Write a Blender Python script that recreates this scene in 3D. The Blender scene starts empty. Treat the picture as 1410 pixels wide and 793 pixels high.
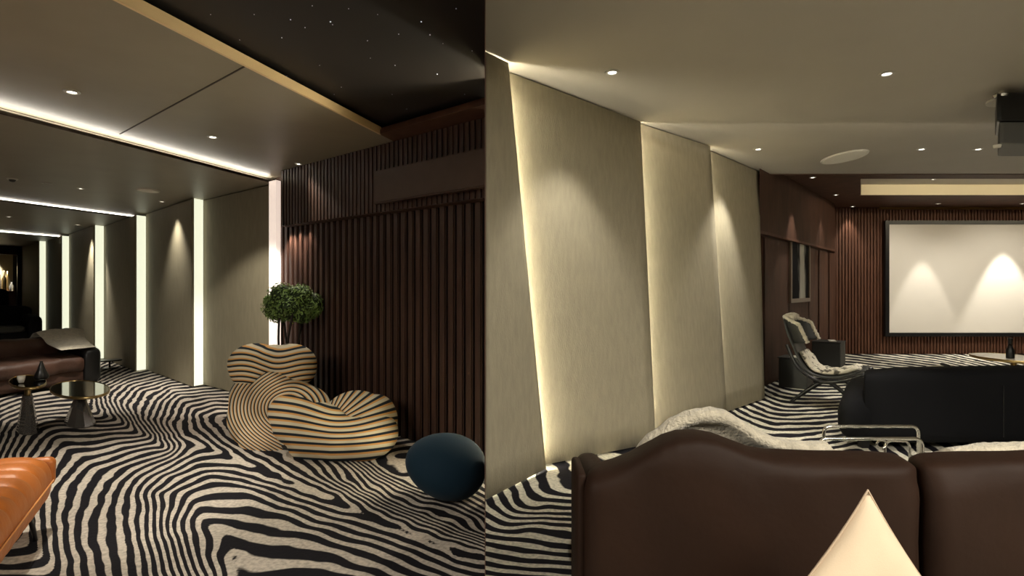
import bpy, bmesh, math, random
import numpy as np
from mathutils import Vector, Matrix, noise
random.seed(7)
C = bpy.context.scene.collection
S = bpy.context.scene
R = math.radians
# ------------------------------------------------------------------ camera
FP, CX, CY, HC = 750.0, 705.0, 396.5, 1.30          # focal length in pixels of a 1410 px wide frame, eye height
cam = bpy.data.cameras.new('camera'); cam.lens = FP/1410*36; cam.sensor_width = 36; cam.clip_start = 0.05
co = bpy.data.objects.new('camera', cam); C.objects.link(co)
co.location = (0, 0, HC); co.rotation_euler = (R(90), 0, 0); S.camera = co
# ------------------------------------------------------------------ world, exposure
w = bpy.data.worlds.new('world'); S.world = w; w.use_nodes = True
w.node_tree.nodes['Background'].inputs[0].default_value = (1, .9, .75, 1)
w.node_tree.nodes['Background'].inputs[1].default_value = 0.0
S.view_settings.view_transform = 'Standard'; S.view_settings.look = 'None'
S.view_settings.exposure = 0.0; S.view_settings.gamma = 1.0
WARM = (1, .86, .66); NEUT = (1, .93, .80); COVE = (1, .95, .86)
E_SPOT_L, E_SPOT_R = 190, 150          # downlights of the left and the right room
E_COVE_L, E_SLOT_L, E_COVE_R, E_SLOT_R = 19, .85, 30, 110
def area_light(name, loc, sx, sy, energy, col=NEUT, rot=(0, 0, 0)):
    l = bpy.data.lights.new(name, 'AREA'); l.shape = 'RECTANGLE'; l.size = sx; l.size_y = sy
    l.energy = energy; l.color = col
    o = bpy.data.objects.new(name, l); C.objects.link(o); o.location = loc; o.rotation_euler = rot
    return o
# added soft fill light behind the camera, one per room, no fixture
area_light('area_fill', (-3.2, -.6, 2.40), 2.4, 1.6, 230, NEUT)
area_light('area_fill', (2.9, -.2, 2.62), 2.6, 1.6, 250, NEUT)
# ------------------------------------------------------------------ pixel helpers: turn a measured direction into a place
def tx(px): return (px-CX)/FP
def P(px, py, y): return Vector((tx(px)*y, y, HC-(py-CY)/FP*y))
def F(px, py, z=0.0):
    y = (HC-z)*FP/(py-CY); return Vector((tx(px)*y, y, z))
def K(px, py, H):
    y = H*FP/(CY-py); return Vector((tx(px)*y, y, HC+H))
# ------------------------------------------------------------------ object helpers
def link(o, parent=None):
    C.objects.link(o)
    if parent:
        o.parent = parent
        if parent.type == 'EMPTY' or True:
            o.matrix_parent_inverse = parent.matrix_basis.inverted()
    return o
def tag(o, label=None, cat=None, group=None, kind=None):
    if label: o['label'] = label
    if cat: o['category'] = cat
    if group: o['group'] = group
    if kind: o['kind'] = kind
    return o
def thing(name, label, cat, loc=(0, 0, 0), group=None):
    o = bpy.data.objects.new(name, None); C.objects.link(o); o.location = loc; o.empty_display_size = .1
    return tag(o, label, cat, group)
def obj(name, bm, m, parent=None, smooth=False):
    me = bpy.data.meshes.new(name)
    if isinstance(bm, tuple): me.from_pydata([tuple(v) for v in bm[0]], [], bm[1]); me.update()
    else: bm.normal_update(); bm.to_mesh(me); bm.free()
    if smooth: me.polygons.foreach_set('use_smooth', [True]*len(me.polygons))
    me.materials.append(m)
    o = bpy.data.objects.new(name, me); return link(o, parent)
def struct(name, bm, m, parent=None, smooth=False):
    o = obj(name, bm, m, parent, smooth)
    if not parent: o['kind'] = 'structure'
    return o
def box_bm(c, s, rz=0, bevel=0, seg=2, bm=None, M=None):
    own = bm is None
    b = bmesh.new()
    bmesh.ops.create_cube(b, size=1)
    bmesh.ops.scale(b, vec=s, verts=b.verts)
    if bevel: bmesh.ops.bevel(b, geom=b.edges[:], offset=bevel, segments=seg, profile=.5, affect='EDGES')
    T = Matrix.Translation(c) @ Matrix.Rotation(rz, 4, 'Z')
    if M is not None: T = Matrix.Translation(c) @ M.to_4x4()
    bmesh.ops.transform(b, matrix=T, verts=b.verts)
    if own: return b
    me = bpy.data.meshes.new('t'); b.to_mesh(me); b.free(); bm.from_mesh(me); bpy.data.meshes.remove(me)
    return bm
def prism_bm(poly, z0, z1):
    b = bmesh.new()
    lo = [b.verts.new((p[0], p[1], z0)) for p in poly]; hi = [b.verts.new((p[0], p[1], z1)) for p in poly]
    n = len(poly)
    b.faces.new(lo[::-1]); b.faces.new(hi)
    for i in range(n): b.faces.new((lo[i], lo[(i+1) % n], hi[(i+1) % n], hi[i]))
    bmesh.ops.recalc_face_normals(b, faces=b.faces); return b
def hexa_bm(bot, top):                       # 4 bottom corners, 4 top corners
    b = bmesh.new()
    lo = [b.verts.new(tuple(p)) for p in bot]; hi = [b.verts.new(tuple(p)) for p in top]
    b.faces.new(lo[::-1]); b.faces.new(hi)
    for i in range(4): b.faces.new((lo[i], lo[(i+1) % 4], hi[(i+1) % 4], hi[i]))
    bmesh.ops.recalc_face_normals(b, faces=b.faces); return b
def lathe_bm(prof, c, n=40, sx=1, sy=1):
    b = bmesh.new(); rings = []
    for r, z in prof:
        if r < 1e-5: rings.append([b.verts.new((c[0], c[1], c[2]+z))])
        else: rings.append([b.verts.new((c[0]+r*sx*math.cos(2*math.pi*i/n), c[1]+r*sy*math.sin(2*math.pi*i/n), c[2]+z)) for i in range(n)])
    for a, d in zip(rings, rings[1:]):
        for i in range(n):
            j = (i+1) % n
            if len(a) == 1 and len(d) == 1: break
            if len(a) == 1: b.faces.new((a[0], d[i], d[j]))
            elif len(d) == 1: b.faces.new((a[i], d[0], a[j]))
            else: b.faces.new((a[i], d[i], d[j], a[j]))
    bmesh.ops.recalc_face_normals(b, faces=b.faces); return b
def tube_bm(pts, r, n=10, closed=False, bm=None):
    b = bm or bmesh.new(); pts = [Vector(p) for p in pts]; rings = []
    N = len(pts); rr = r if isinstance(r, (list, tuple)) else [r]*N
    up0 = None
    for i, p in enumerate(pts):
        if closed: t = (pts[(i+1) % N]-pts[i-1])
        else: t = pts[min(i+1, N-1)]-pts[max(i-1, 0)]
        t.normalize()
        if up0 is None: up0 = Vector((0, 0, 1)) if abs(t.z) < .9 else Vector((1, 0, 0))
        a = up0-t*up0.dot(t)
        if a.length < 1e-3: a = t.orthogonal()
        a.normalize(); up0 = a; c = t.cross(a)
        rings.append([b.verts.new(p+(a*math.cos(2*math.pi*k/n)+c*math.sin(2*math.pi*k/n))*rr[i]) for k in range(n)])
    for i in range(N if closed else N-1):
        A, B = rings[i], rings[(i+1) % N]
        for k in range(n): b.faces.new((A[k], A[(k+1) % n], B[(k+1) % n], B[k]))
    if not closed: b.faces.new(rings[0][::-1]); b.faces.new(rings[-1])
    bmesh.ops.recalc_face_normals(b, faces=b.faces); return b
def curve_pts(pts, n=6):                     # Catmull-Rom through the points
    pts = [Vector(p) for p in pts]; out = []
    q = [pts[0]*2-pts[1]]+pts+[pts[-1]*2-pts[-2]]
    for i in range(1, len(q)-2):
        for k in range(n):
            t = k/n; a, b, c, d = q[i-1:i+3]
            out.append(.5*((2*b)+(c-a)*t+(2*a-5*b+4*c-d)*t*t+(3*b-a-3*c+d)*t**3))
    out.append(pts[-1]); return out
def blob_mesh(ells, voxel=.02, smooth=6):
    """closed surface round a union of ellipsoids: (centre, radii, rotation z, rotation y)"""
    b = bmesh.new()
    for e in ells:
        c, r = e[0], e[1]; rz = e[2] if len(e) > 2 else 0; ry = e[3] if len(e) > 3 else 0
        res = bmesh.ops.create_icosphere(b, subdivisions=4, radius=1)
        T = Matrix.Translation(c) @ Matrix.Rotation(rz, 4, 'Z') @ Matrix.Rotation(ry, 4, 'Y') @ Matrix.Diagonal((*r, 1))
        bmesh.ops.transform(b, matrix=T, verts=res['verts'])
    me = bpy.data.meshes.new('t'); b.to_mesh(me); b.free()
    o = bpy.data.objects.new('t', me); C.objects.link(o)
    m = o.modifiers.new('r', 'REMESH'); m.mode = 'VOXEL'; m.voxel_size = voxel
    if smooth: s = o.modifiers.new('s', 'SMOOTH'); s.iterations = smooth; s.factor = .5
    dg = bpy.context.evaluated_depsgraph_get(); dg.update()
    out = bpy.data.meshes.new_from_object(o.evaluated_get(dg))
    bpy.data.objects.remove(o); bpy.data.meshes.remove(me)
    out.polygons.foreach_set('use_smooth', [True]*len(out.polygons))
    return out
def mobj(name, me, m, parent=None):
    me.name = name; me.materials.clear(); me.materials.append(m)
    return link(bpy.data.objects.new(name, me), parent)
def displace(me, fn):
    me.update(); nrm = [Vector(v.normal) for v in me.vertices]
    for v, n in zip(me.vertices, nrm): v.co = v.co+n*fn(v.co)
    me.update()
# ------------------------------------------------------------------ materials
MATS = {}
def mat(name, col, rough=.6, metal=0, spec=.5, var=0, scale=8, bump=0, bscale=60, stretch=None, emit=None, trans=0, sheen=0, coat=0, bdist=.01):
    m = bpy.data.materials.new(name); m.use_nodes = True; nt = m.node_tree; N = nt.nodes; L = nt.links
    p = N['Principled BSDF']; p.inputs['Base Color'].default_value = (*col, 1)
    p.inputs['Roughness'].default_value = rough; p.inputs['Metallic'].default_value = metal
    p.inputs['Specular IOR Level'].default_value = spec
    if trans: p.inputs['Transmission Weight'].default_value = trans
    if sheen: p.inputs['Sheen Weight'].default_value = sheen; p.inputs['Sheen Roughness'].default_value = .5
    if coat: p.inputs['Coat Weight'].default_value = coat; p.inputs['Coat Roughness'].default_value = .15
    if emit: p.inputs['Emission Color'].default_value = (*emit[0], 1); p.inputs['Emission Strength'].default_value = emit[1]
    if var or bump:
        tc = N.new('ShaderNodeTexCoord'); mp = N.new('ShaderNodeMapping'); L.new(tc.outputs['Object'], mp.inputs[0])
        if stretch: mp.inputs['Scale'].default_value = stretch
    if var:
        n = N.new('ShaderNodeTexNoise'); n.inputs['Scale'].default_value = scale; n.inputs['Detail'].default_value = 6
        L.new(mp.outputs[0], n.inputs['Vector'])
        r = N.new('ShaderNodeValToRGB'); L.new(n.outputs['Fac'], r.inputs[0])
        r.color_ramp.elements[0].position = .3; r.color_ramp.elements[1].position = .7
        r.color_ramp.elements[0].color = (*[c*(1-var) for c in col], 1); r.color_ramp.elements[1].color = (*[min(1, c*(1+var)) for c in col], 1)
        L.new(r.outputs[0], p.inputs['Base Color'])
    if bump:
        n2 = N.new('ShaderNodeTexNoise'); n2.inputs['Scale'].default_value = bscale; n2.inputs['Detail'].default_value = 4
        L.new(mp.outputs[0], n2.inputs['Vector'])
        b = N.new('ShaderNodeBump'); b.inputs['Strength'].default_value = bump; b.inputs['Distance'].default_value = bdist
        L.new(n2.outputs['Fac'], b.inputs['Height']); L.new(b.outputs[0], p.inputs['Normal'])
    MATS[name] = m; return m
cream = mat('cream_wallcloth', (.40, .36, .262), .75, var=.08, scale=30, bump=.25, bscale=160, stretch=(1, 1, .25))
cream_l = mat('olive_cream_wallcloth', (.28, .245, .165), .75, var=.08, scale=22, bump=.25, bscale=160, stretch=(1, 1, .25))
ceil_l = mat('bronze_grey_ceiling', (.25, .215, .155), .45, var=.06, scale=3)
ceil_r = mat('warm_grey_ceiling', (.45, .415, .36), .6, var=.03, scale=2)
wood = mat('dark_walnut', (.062, .031, .021), .42, var=.35, scale=9, stretch=(3, 3, .25), bump=.1, bscale=40)
wood_r = mat('red_walnut', (.115, .050, .030), .55, spec=.25, var=.3, scale=9, stretch=(3, 3, .25), bump=.1, bscale=40)
wood_panel = mat('smooth_walnut_panel', (.085, .040, .026), .6, spec=.2, var=.25, scale=6, stretch=(1, 1, .3))
grille = mat('brown_grille_cover', (.085, .052, .038), .5, var=.1)
black_ceiling = mat('black_star_ceiling', (.014, .010, .008), .6)
brass = mat('brushed_brass', (.55, .40, .18), .3, metal=1)
gold_trim = mat('gold_edge', (.78, .56, .30), .4)
chrome = mat('chrome', (.75, .74, .70), .15, metal=1)
led_cool = mat('led_cove', (1, 1, 1), .5, emit=(COVE, E_COVE_L))
led_slot = mat('led_slot_diffuser', (1, 1, 1), .5, emit=((.97, 1, .76), E_SLOT_L))
led_r = mat('led_strip_right', (1, 1, 1), .5, emit=((1, .93, .70), E_SLOT_R))
led_cr = mat('led_cove_right', (1, 1, 1), .5, emit=((1, .93, .78), E_COVE_R))
led_rec = mat('led_recess', (1, 1, 1), .5, emit=((1, .86, .58), 14))
lens_m = mat('lamp_lens', (1, 1, 1), .5, emit=((1, .95, .85), 9))
ring_m = mat('lamp_trim', (.45, .43, .38), .4)
grille_w = mat('pale_speaker_grille', (.9, .87, .78), .7, bump=.2, bscale=200)
leather_b = mat('dark_brown_leather', (.022, .0095, .005), .65, spec=.2, var=.15, scale=3, bump=.2, bscale=14, bdist=.012)
leather_l = mat('tan_brown_leather', (.075, .036, .024), .5, var=.3, scale=4, bump=.4, bscale=9, bdist=.03)
leather_o = mat('orange_leather', (.43, .125, .018), .42, var=.15, scale=5, bump=.3, bscale=25, bdist=.01)
velvet = mat('black_velvet', (.0030, .0032, .0045), .8, sheen=.0, spec=.2, bump=.15, bscale=12, bdist=.02)
blackm = mat('black_lacquer', (.008, .008, .009), .3)
navy = mat('navy_stretch_fabric', (.0055, .022, .040), .8, spec=.2, sheen=.03, bump=.1, bscale=250)
fur = mat('cream_sheepskin', (.62, .56, .44), .95, var=.18, scale=25, bump=.8, bscale=70, sheen=.4, bdist=.02)
fur_d = mat('spotted_hide', (.5, .45, .36), .95, bump=.7, bscale=60, bdist=.02)
pillow_m = mat('ivory_cotton', (.72, .58, .42), .85, var=.03, scale=4, bump=.15, bscale=300)
smoke = mat('smoked_glass', (.22, .2, .18), .08, trans=.75, spec=.5)
mirror = mat('dark_mirror_glass', (.16, .14, .11), .04, metal=1)
glass = mat('clear_glass', (.9, .9, .85), .05, trans=.9)
leaf_m = mat('boxwood_leaf', (.16, .26, .06), .5, var=.5, scale=20)
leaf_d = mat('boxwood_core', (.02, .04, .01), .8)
bark = mat('dark_stem', (.02, .014, .01), .8)
pot_m = mat('charcoal_planter', (.02, .018, .017), .5)
screen_m = mat('white_projection_screen', (.74, .70, .635), .85)
grey_m = mat('charcoal_grey', (.035, .036, .034), .5)
proj_g = mat('projector_grey', (.09, .09, .085), .5)
white_m = mat('off_white', (.7, .67, .6), .6)
star_m = mat('fibre_star', (1, 1, 1), .5, emit=((.8, .8, 1), .6))
dark_wall = mat('dark_olive_wall', (.05, .042, .03), .7)  # plain dark olive base colour
bed_m = mat('bare_concrete', (.15, .14, .12), .9)

def phase_mat(name, cols, attr='phase', bump=0):
    """cols = [(threshold, colour)...] of a wave whose phase (in turns) is stored on the mesh"""
    m = bpy.data.materials.new(name); m.use_nodes = True; nt = m.node_tree; N = nt.nodes; L = nt.links
    p = N['Principled BSDF']; p.inputs['Roughness'].default_value = .9; p.inputs['Specular IOR Level'].default_value = .15
    a = N.new('ShaderNodeAttribute'); a.attribute_name = attr
    f = N.new('ShaderNodeMath'); f.operation = 'FRACT'; L.new(a.outputs['Fac'], f.inputs[0])
    r = N.new('ShaderNodeValToRGB'); L.new(f.outputs[0], r.inputs[0]); r.color_ramp.interpolation = 'LINEAR'
    el = r.color_ramp.elements; el[0].position = 0; el[0].color = (*cols[0][1], 1); el[1].position = 1; el[1].color = (*cols[0][1], 1)
    for pos, c in cols[1:]:
        e = el.new(pos); e.color = (*c, 1)
    L.new(r.outputs[0], p.inputs['Base Color']); MATS[name] = m; return m, N, L, p, a, r
# zebra carpet: black / cream with worn mottling, variable stripe weight
def zebra_mat(name, cream_c, black_c):
    m = bpy.data.materials.new(name); m.use_nodes = True; nt = m.node_tree; N = nt.nodes; L = nt.links
    p = N['Principled BSDF']; p.inputs['Roughness'].default_value = .92; p.inputs['Specular IOR Level'].default_value = .15
    a = N.new('ShaderNodeAttribute'); a.attribute_name = 'phase'
    b2 = N.new('ShaderNodeAttribute'); b2.attribute_name = 'weight'
    tc = N.new('ShaderNodeTexCoord')
    n1 = N.new('ShaderNodeTexNoise'); n1.inputs['Scale'].default_value = 4.2; n1.inputs['Detail'].default_value = 1; L.new(tc.outputs['Object'], n1.inputs['Vector'])
    ma = N.new('ShaderNodeMath'); ma.operation = 'MULTIPLY_ADD'; L.new(n1.outputs['Fac'], ma.inputs[0]); ma.inputs[1].default_value = .6; L.new(a.outputs['Fac'], ma.inputs[2])
    mu = N.new('ShaderNodeMath'); mu.operation = 'MULTIPLY'; L.new(ma.outputs[0], mu.inputs[0]); mu.inputs[1].default_value = 2*math.pi
    si = N.new('ShaderNodeMath'); si.operation = 'SINE'; L.new(mu.outputs[0], si.inputs[0])
    n2 = N.new('ShaderNodeTexNoise'); n2.inputs['Scale'].default_value = 5; L.new(tc.outputs['Object'], n2.inputs['Vector'])
    m2 = N.new('ShaderNodeMath'); m2.operation = 'MULTIPLY_ADD'; L.new(n2.outputs['Fac'], m2.inputs[0]); m2.inputs[1].default_value = 1.5; m2.inputs[2].default_value = -.93
    ad = N.new('ShaderNodeMath'); ad.operation = 'ADD'; L.new(si.outputs[0], ad.inputs[0]); L.new(m2.outputs[0], ad.inputs[1])
    mr = N.new('ShaderNodeMapRange'); mr.interpolation_type = 'SMOOTHSTEP'; L.new(ad.outputs[0], mr.inputs[0])
    mr.inputs[1].default_value = -.22; mr.inputs[2].default_value = .22
    n3 = N.new('ShaderNodeTexNoise'); n3.inputs['Scale'].default_value = 45; n3.inputs['Detail'].default_value = 5; L.new(tc.outputs['Object'], n3.inputs['Vector'])
    r3 = N.new('ShaderNodeValToRGB'); L.new(n3.outputs['Fac'], r3.inputs[0])
    r3.color_ramp.elements[0].position = .35; r3.color_ramp.elements[1].position = .62
    r3.color_ramp.elements[0].color = (*[c*.66 for c in cream_c], 1); r3.color_ramp.elements[1].color = (*cream_c, 1)
    mx = N.new('ShaderNodeMix'); mx.data_type = 'RGBA'; L.new(mr.outputs[0], mx.inputs[0])
    mx.inputs[6].default_value = (*black_c, 1); L.new(r3.outputs[0], mx.inputs[7]); L.new(mx.outputs[2], p.inputs['Base Color'])
    bp = N.new('ShaderNodeBump'); bp.inputs['Strength'].default_value = .3; bp.inputs['Distance'].default_value = .01
    L.new(n3.outputs['Fac'], bp.inputs['Height']); L.new(bp.outputs[0], p.inputs['Normal'])
    return m
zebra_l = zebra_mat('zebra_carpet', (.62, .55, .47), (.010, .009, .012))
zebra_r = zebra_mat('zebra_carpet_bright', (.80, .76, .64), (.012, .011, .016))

# ================================================================== the setting
SL = 37/FP                                # the partition between the two rooms: X = -SL*Y
# ---- plan of the left room
u = Vector((tx(-225), 1, 0)).normalized(); v = -Vector((tx(941), 1, 0)).normalized()
C0 = F(378, CY+.265*603)
def on(base, d, px):                      # point of the plan line base+a*d that stands in column px
    t = tx(px); a = (t*base.y-base.x)/(d.x-t*d.y); return base+d*a
E0 = Vector((.19, 3.79, 0)); E0 = on(C0, u, 692)
LEFT_OPP = C0 + v*10.5
# ---- carpets. Stripe run measured at points: (px, py, direction in which the bands follow each other, band period px)
CP_L = [
 (8,598,20,9),(30,575,75,6),(20,640,15,8),(45,615,35,10),(70,640,30,12),(120,603,86,8),(110,575,88,5),(60,560,88,5),(160,585,90,5),(190,605,92,6),
 (150,625,82,8),(90,655,62,11),(100,690,48,17),(75,725,20,18),(60,750,12,17),(95,765,2,19),(45,765,105,13),(25,785,105,14),(130,700,38,16),(130,775,-8,22),
 (150,735,32,24),(170,700,18,17),(175,770,8,21),(200,745,-22,11),(215,780,-28,10),(185,665,40,10),(210,690,-20,8),(240,750,-32,8),(255,785,-30,9),
 (200,635,70,9),(240,645,82,9),(225,668,45,9),(262,665,60,10),(252,700,20,10),(275,735,-10,11),(290,775,-20,11),
 (285,690,70,15),(300,712,88,17),(320,690,62,15),(345,715,84,20),(375,735,78,20),(330,745,84,20),(300,755,20,15),(400,760,80,21),(350,780,72,21),(440,780,86,20),(370,680,98,10),
 (430,718,100,11),(480,740,102,13),(540,755,104,13),(590,770,100,15),(560,785,95,17),(640,785,85,14),(490,775,92,18),
 (262,592,30,12),(280,592,8,12),(300,598,-5,15),(325,608,-14,16),(350,622,-24,15),
 (385,628,-18,17),(410,645,-28,15),(435,655,-34,12),
 (470,652,-34,11),(500,664,-34,11),(530,678,-34,11),(560,688,-35,12),(590,700,-36,12),(620,712,-38,13),(650,722,-40,13),
 (490,643,-60,4),(530,661,-62,4.2),(570,677,-62,4.2),(610,690,-62,4.5),(650,704,-60,5),
 (520,630,96,12),(550,645,98,14),(580,662,60,14),(545,608,88,5),(530,610,86,6),(600,680,-40,12),
 (170,545,50,7),(200,555,20,8),(215,570,20,8),(240,565,15,8),(260,575,10,8),(230,545,40,6),(280,560,70,5),(310,555,88,5),(340,570,90,5),(200,525,85,4),(250,535,88,4),(300,545,88,4),
 (170,575,-40,5),(200,590,-45,5),(235,600,-45,5),(150,560,-30,6),(160,520,70,4),
]
for x_, ab, pb, aa, pa in ((275, 88, 7.5, -20, 12), (300, 90, 7.5, -28, 11), (325, 91, 7.5, -38, 9), (350, 92, 7.5, -45, 7.6), (375, 93, 7.8, -47, 7.8), (400, 95, 8, -49, 8), (425, 96, 8.2, -50, 8),
                        (450, 97, 8.5, -52, 8), (480, 98.5, 9, -54, 8.1), (510, 100, 9.5, -55, 8.2), (540, 101, 10, -57, 8.3), (570, 102, 10.3, -58, 8.1), (600, 103, 10.6, -59, 8), (640, 103, 11, -60, 7.8)):
    yf_ = 601+.42*(x_-249)                                # the long chevron fold
    CP_L += [(x_, yf_+6, ab, pb), (x_, yf_+18, ab, pb*1.03), (x_, yf_-6, aa, pa), (x_+4, yf_-13, aa-1, pa)]
for x_, p_b in ((440, 4.2), (470, 3.9), (500, 3.7), (530, 3.7), (560, 3.6), (600, 3.5), (640, 3.3), (665, 3.3)):
    CP_L += [(x_, 601+.42*(x_-249)-21-(x_-440)*.03, -64, p_b)]
CP_R = [
 (690,690,-28,16),(715,675,-8,18),(740,662,0,19),(765,660,3,20),(795,660,5,20),(735,690,-40,14),(765,690,-70,9),(790,690,-80,9),(690,715,-62,12),(680,705,-55,14),
 (730,712,-95,6),(780,712,-88,8),(700,735,-92,11),(740,735,-80,15),(780,740,-78,16),(700,760,-70,12),(740,765,-85,14),(780,765,-95,12),(700,785,-92,11),(780,785,-88,12),(740,785,-92,12),
 (1055,580,-45,8),(1080,595,-55,8),(1110,590,-80,6),(1100,575,-85,5),(1140,580,-88,5),(1140,560,-88,4),(1250,510,-85,3),(1350,500,-80,3),(1250,620,-30,12),
]
def poisson(div,hx,hy):
    ny,nx=div.shape
    D=np.concatenate([div,div[:,::-1]],1);D=np.concatenate([D,D[::-1]],0)
    f=np.fft.fft2(D);kx=np.arange(2*nx)/(2*nx);ky=np.arange(2*ny)/(2*ny)
    lam=(2*np.cos(2*np.pi*kx)-2)[None]/hx**2+(2*np.cos(2*np.pi*ky)-2)[:,None]/hy**2
    lam[0,0]=1;f=f/lam;f[0,0]=0
    return np.real(np.fft.ifft2(f))[:ny,:nx]
def field(cps,x0,x1,y0,y1,h=5,hy=4,p=3.0,its=6):
    nx=int((x1-x0)/h)+1;ny=int((y1-y0)/hy)+1
    X,Y=np.meshgrid(x0+1.0*h*np.arange(nx),y0+1.0*hy*np.arange(ny))
    gx=np.zeros(X.shape);gy=gx.copy();W=gx.copy()
    sy=lambda y:220*np.log(np.maximum(y-397,20.))
    for px,py,a,per in cps:
        sc=np.maximum(Y-397,20)/250.
        d2=((X-px)/np.maximum(sc,.25))**2*.35+((sy(Y)-sy(py)))**2+30
        w=d2**-p;kx=math.cos(R(a))/per;ky=math.sin(R(a))/per
        gx+=w*kx;gy+=w*ky;W+=w
    gx/=W;gy/=W
    ex=.5*(gx[:,1:]+gx[:,:-1]);ey=.5*(gy[1:]+gy[:-1])
    wx=np.ones_like(ex);wy=np.ones_like(ey)
    def A(f):
        o=np.zeros_like(f);dx=(f[:,1:]-f[:,:-1])/h*wx;dy=(f[1:]-f[:-1])/hy*wy
        o[:,:-1]-=dx/h;o[:,1:]+=dx/h;o[:-1]-=dy/hy;o[1:]+=dy/hy;return o
    phi=np.zeros_like(X)
    for it in range(its):
        b=np.zeros_like(X)
        b[:,:-1]-=ex*wx/h;b[:,1:]+=ex*wx/h;b[:-1]-=ey*wy/hy;b[1:]+=ey*wy/hy
        r=b-A(phi);z=-poisson(r,h,hy);z-=z.mean();pk=z;rz=(r*z).sum()
        for k in range(35):
            Ap=A(pk);al=rz/((pk*Ap).sum()+1e-30);phi=phi+al*pk;r=r-al*Ap
            z=-poisson(r,h,hy);z-=z.mean();rn=(r*z).sum()
            if rn<1e-10:break
            pk=z+rn/rz*pk;rz=rn
        rx=np.abs((phi[:,1:]-phi[:,:-1])/h-ex);ry=np.abs((phi[1:]-phi[:-1])/hy-ey)
        # joint weight per cell
        g=np.zeros_like(X);g[:,:-1]+=rx;g[:,1:]+=rx;g[:-1]+=ry;g[1:]+=ry;g/=4
        mag=np.hypot(gx,gy)+1e-3
        W=1/(g/mag+.3);wx=.5*(W[:,1:]+W[:,:-1]);wy=.5*(W[1:]+W[:-1])
    return phi
def carpet(name, m, cps, x0, x1, y0, y1, fx0, fx1):
    def axis(a, b, fa, fb): return np.unique(np.round(np.concatenate([np.arange(a, max(a, fa), .09), np.arange(fa, fb, .022), np.arange(fb, b, .07), [b]]), 4))
    xs = axis(x0, x1, -4.2, 0) if x1 <= 0 else np.unique(np.concatenate([np.arange(0, 1.2, .022), np.arange(1.2, x1, .06), [x1]]))
    ys = axis(y0, y1, 2.0, 6.2)
    nx, ny = len(xs), len(ys)
    XP, Y = np.meshgrid(xs, ys); X = XP-SL*Y
    ph = field(cps, fx0, fx1, 420, 860, 3, 2.5)
    Ye = np.maximum(Y, 1.45)
    U = (CX+FP*X/Ye-fx0)/3; V = (CY+.5+FP*HC/Ye-420)/2.5
    ix = np.clip(U, 0, ph.shape[1]-1.01); iy = np.clip(V, 0, ph.shape[0]-1.01)
    i = ix.astype(int); j = iy.astype(int); a = ix-i; b = iy-j
    val = ph[j, i]*(1-a)*(1-b)+ph[j, i+1]*a*(1-b)+ph[j+1, i]*(1-a)*b+ph[j+1, i+1]*a*b
    val = val+(U-ix)*.05+(V-iy)*.1+(Y < 1.45)*(Y-1.45)*9
    co_ = np.stack([X, Y, np.zeros_like(X)], -1).reshape(-1, 3)
    idx = np.arange(nx*ny).reshape(ny, nx)
    q = np.stack([idx[:-1, :-1], idx[:-1, 1:], idx[1:, 1:], idx[1:, :-1]], -1).reshape(-1, 4)
    me = bpy.data.meshes.new(name); me.vertices.add(len(co_)); me.vertices.foreach_set('co', co_.ravel())
    me.loops.add(q.size); me.loops.foreach_set('vertex_index', q.ravel().astype(np.int32))
    me.polygons.add(len(q)); me.polygons.foreach_set('loop_start', (np.arange(len(q))*4).astype(np.int32))
    me.update(); me.validate()
    at = me.attributes.new('phase', 'FLOAT', 'POINT'); at.data.foreach_set('value', val.ravel().astype(np.float32))
    me.materials.append(m); o = bpy.data.objects.new(name, me); C.objects.link(o); o['kind'] = 'structure'
    return o
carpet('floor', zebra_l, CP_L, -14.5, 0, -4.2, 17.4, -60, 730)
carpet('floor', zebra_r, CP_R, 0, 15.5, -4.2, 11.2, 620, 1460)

# ---- partition between the rooms, thin, seen edge-on
def strip(name, a, b, z0, z1, th, m, parent=None, kind=True):
    a = Vector(a); b = Vector(b); d = (b-a).normalized(); n = Vector((-d.y, d.x, 0))*th/2
    bm = prism_bm([a-n, b-n, b+n, a+n], z0, z1)
    return struct(name, bm, m, parent) if kind else obj(name, bm, m, parent)
pA = Vector((-SL*3.30, 3.30, 0)); pB = Vector((-SL*1.9, 1.9, 0))
strip('wall_middle', pB, pA, 0, 2.9, .003, wood)
strip('wall_middle', (0, -.5, 0), (0, -4.2, 0), 0, 2.9, .05, cream)  # added out of view behind the camera, keeps the rooms' light apart
# ---- left room: panelled light wall, light slots
HA, HB, HCc, HD = 1.250, 1.180, 1.140, 1.095         # four ceiling fields, each a little lower
cols_slot = [(280, 265, HB, HB), (201, 186, HB, HCc), (143, 129, HCc, HCc), (95, 84, HCc, HD), (63, 53, HD, HD)]
near = C0.copy(); side_wall = struct('wall_left', prism_bm([C0-u*.0+Vector((0.28, .9, 0))*.3, C0+u*16+Vector((.3, .95, 0))*.3, C0+u*16+Vector((.3, .95, 0))*.4, C0+Vector((.3, .95, 0))*.4], 0, 2.6), dark_wall)
def panel(a, b, z1, m, parent, back=.06):
    d = (b-a).normalized(); n = Vector((-d.y, d.x, 0))
    if n.dot(v) > 0: n = -n
    bm = prism_bm([a, b, b+n*back, a+n*back], 0.012, z1)
    bmesh.ops.bevel(bm, geom=[e for e in bm.edges if abs(e.verts[0].co.z-e.verts[1].co.z) > 1], offset=.008, segments=2, affect='EDGES')
    return obj('panel', bm, m, parent)
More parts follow.
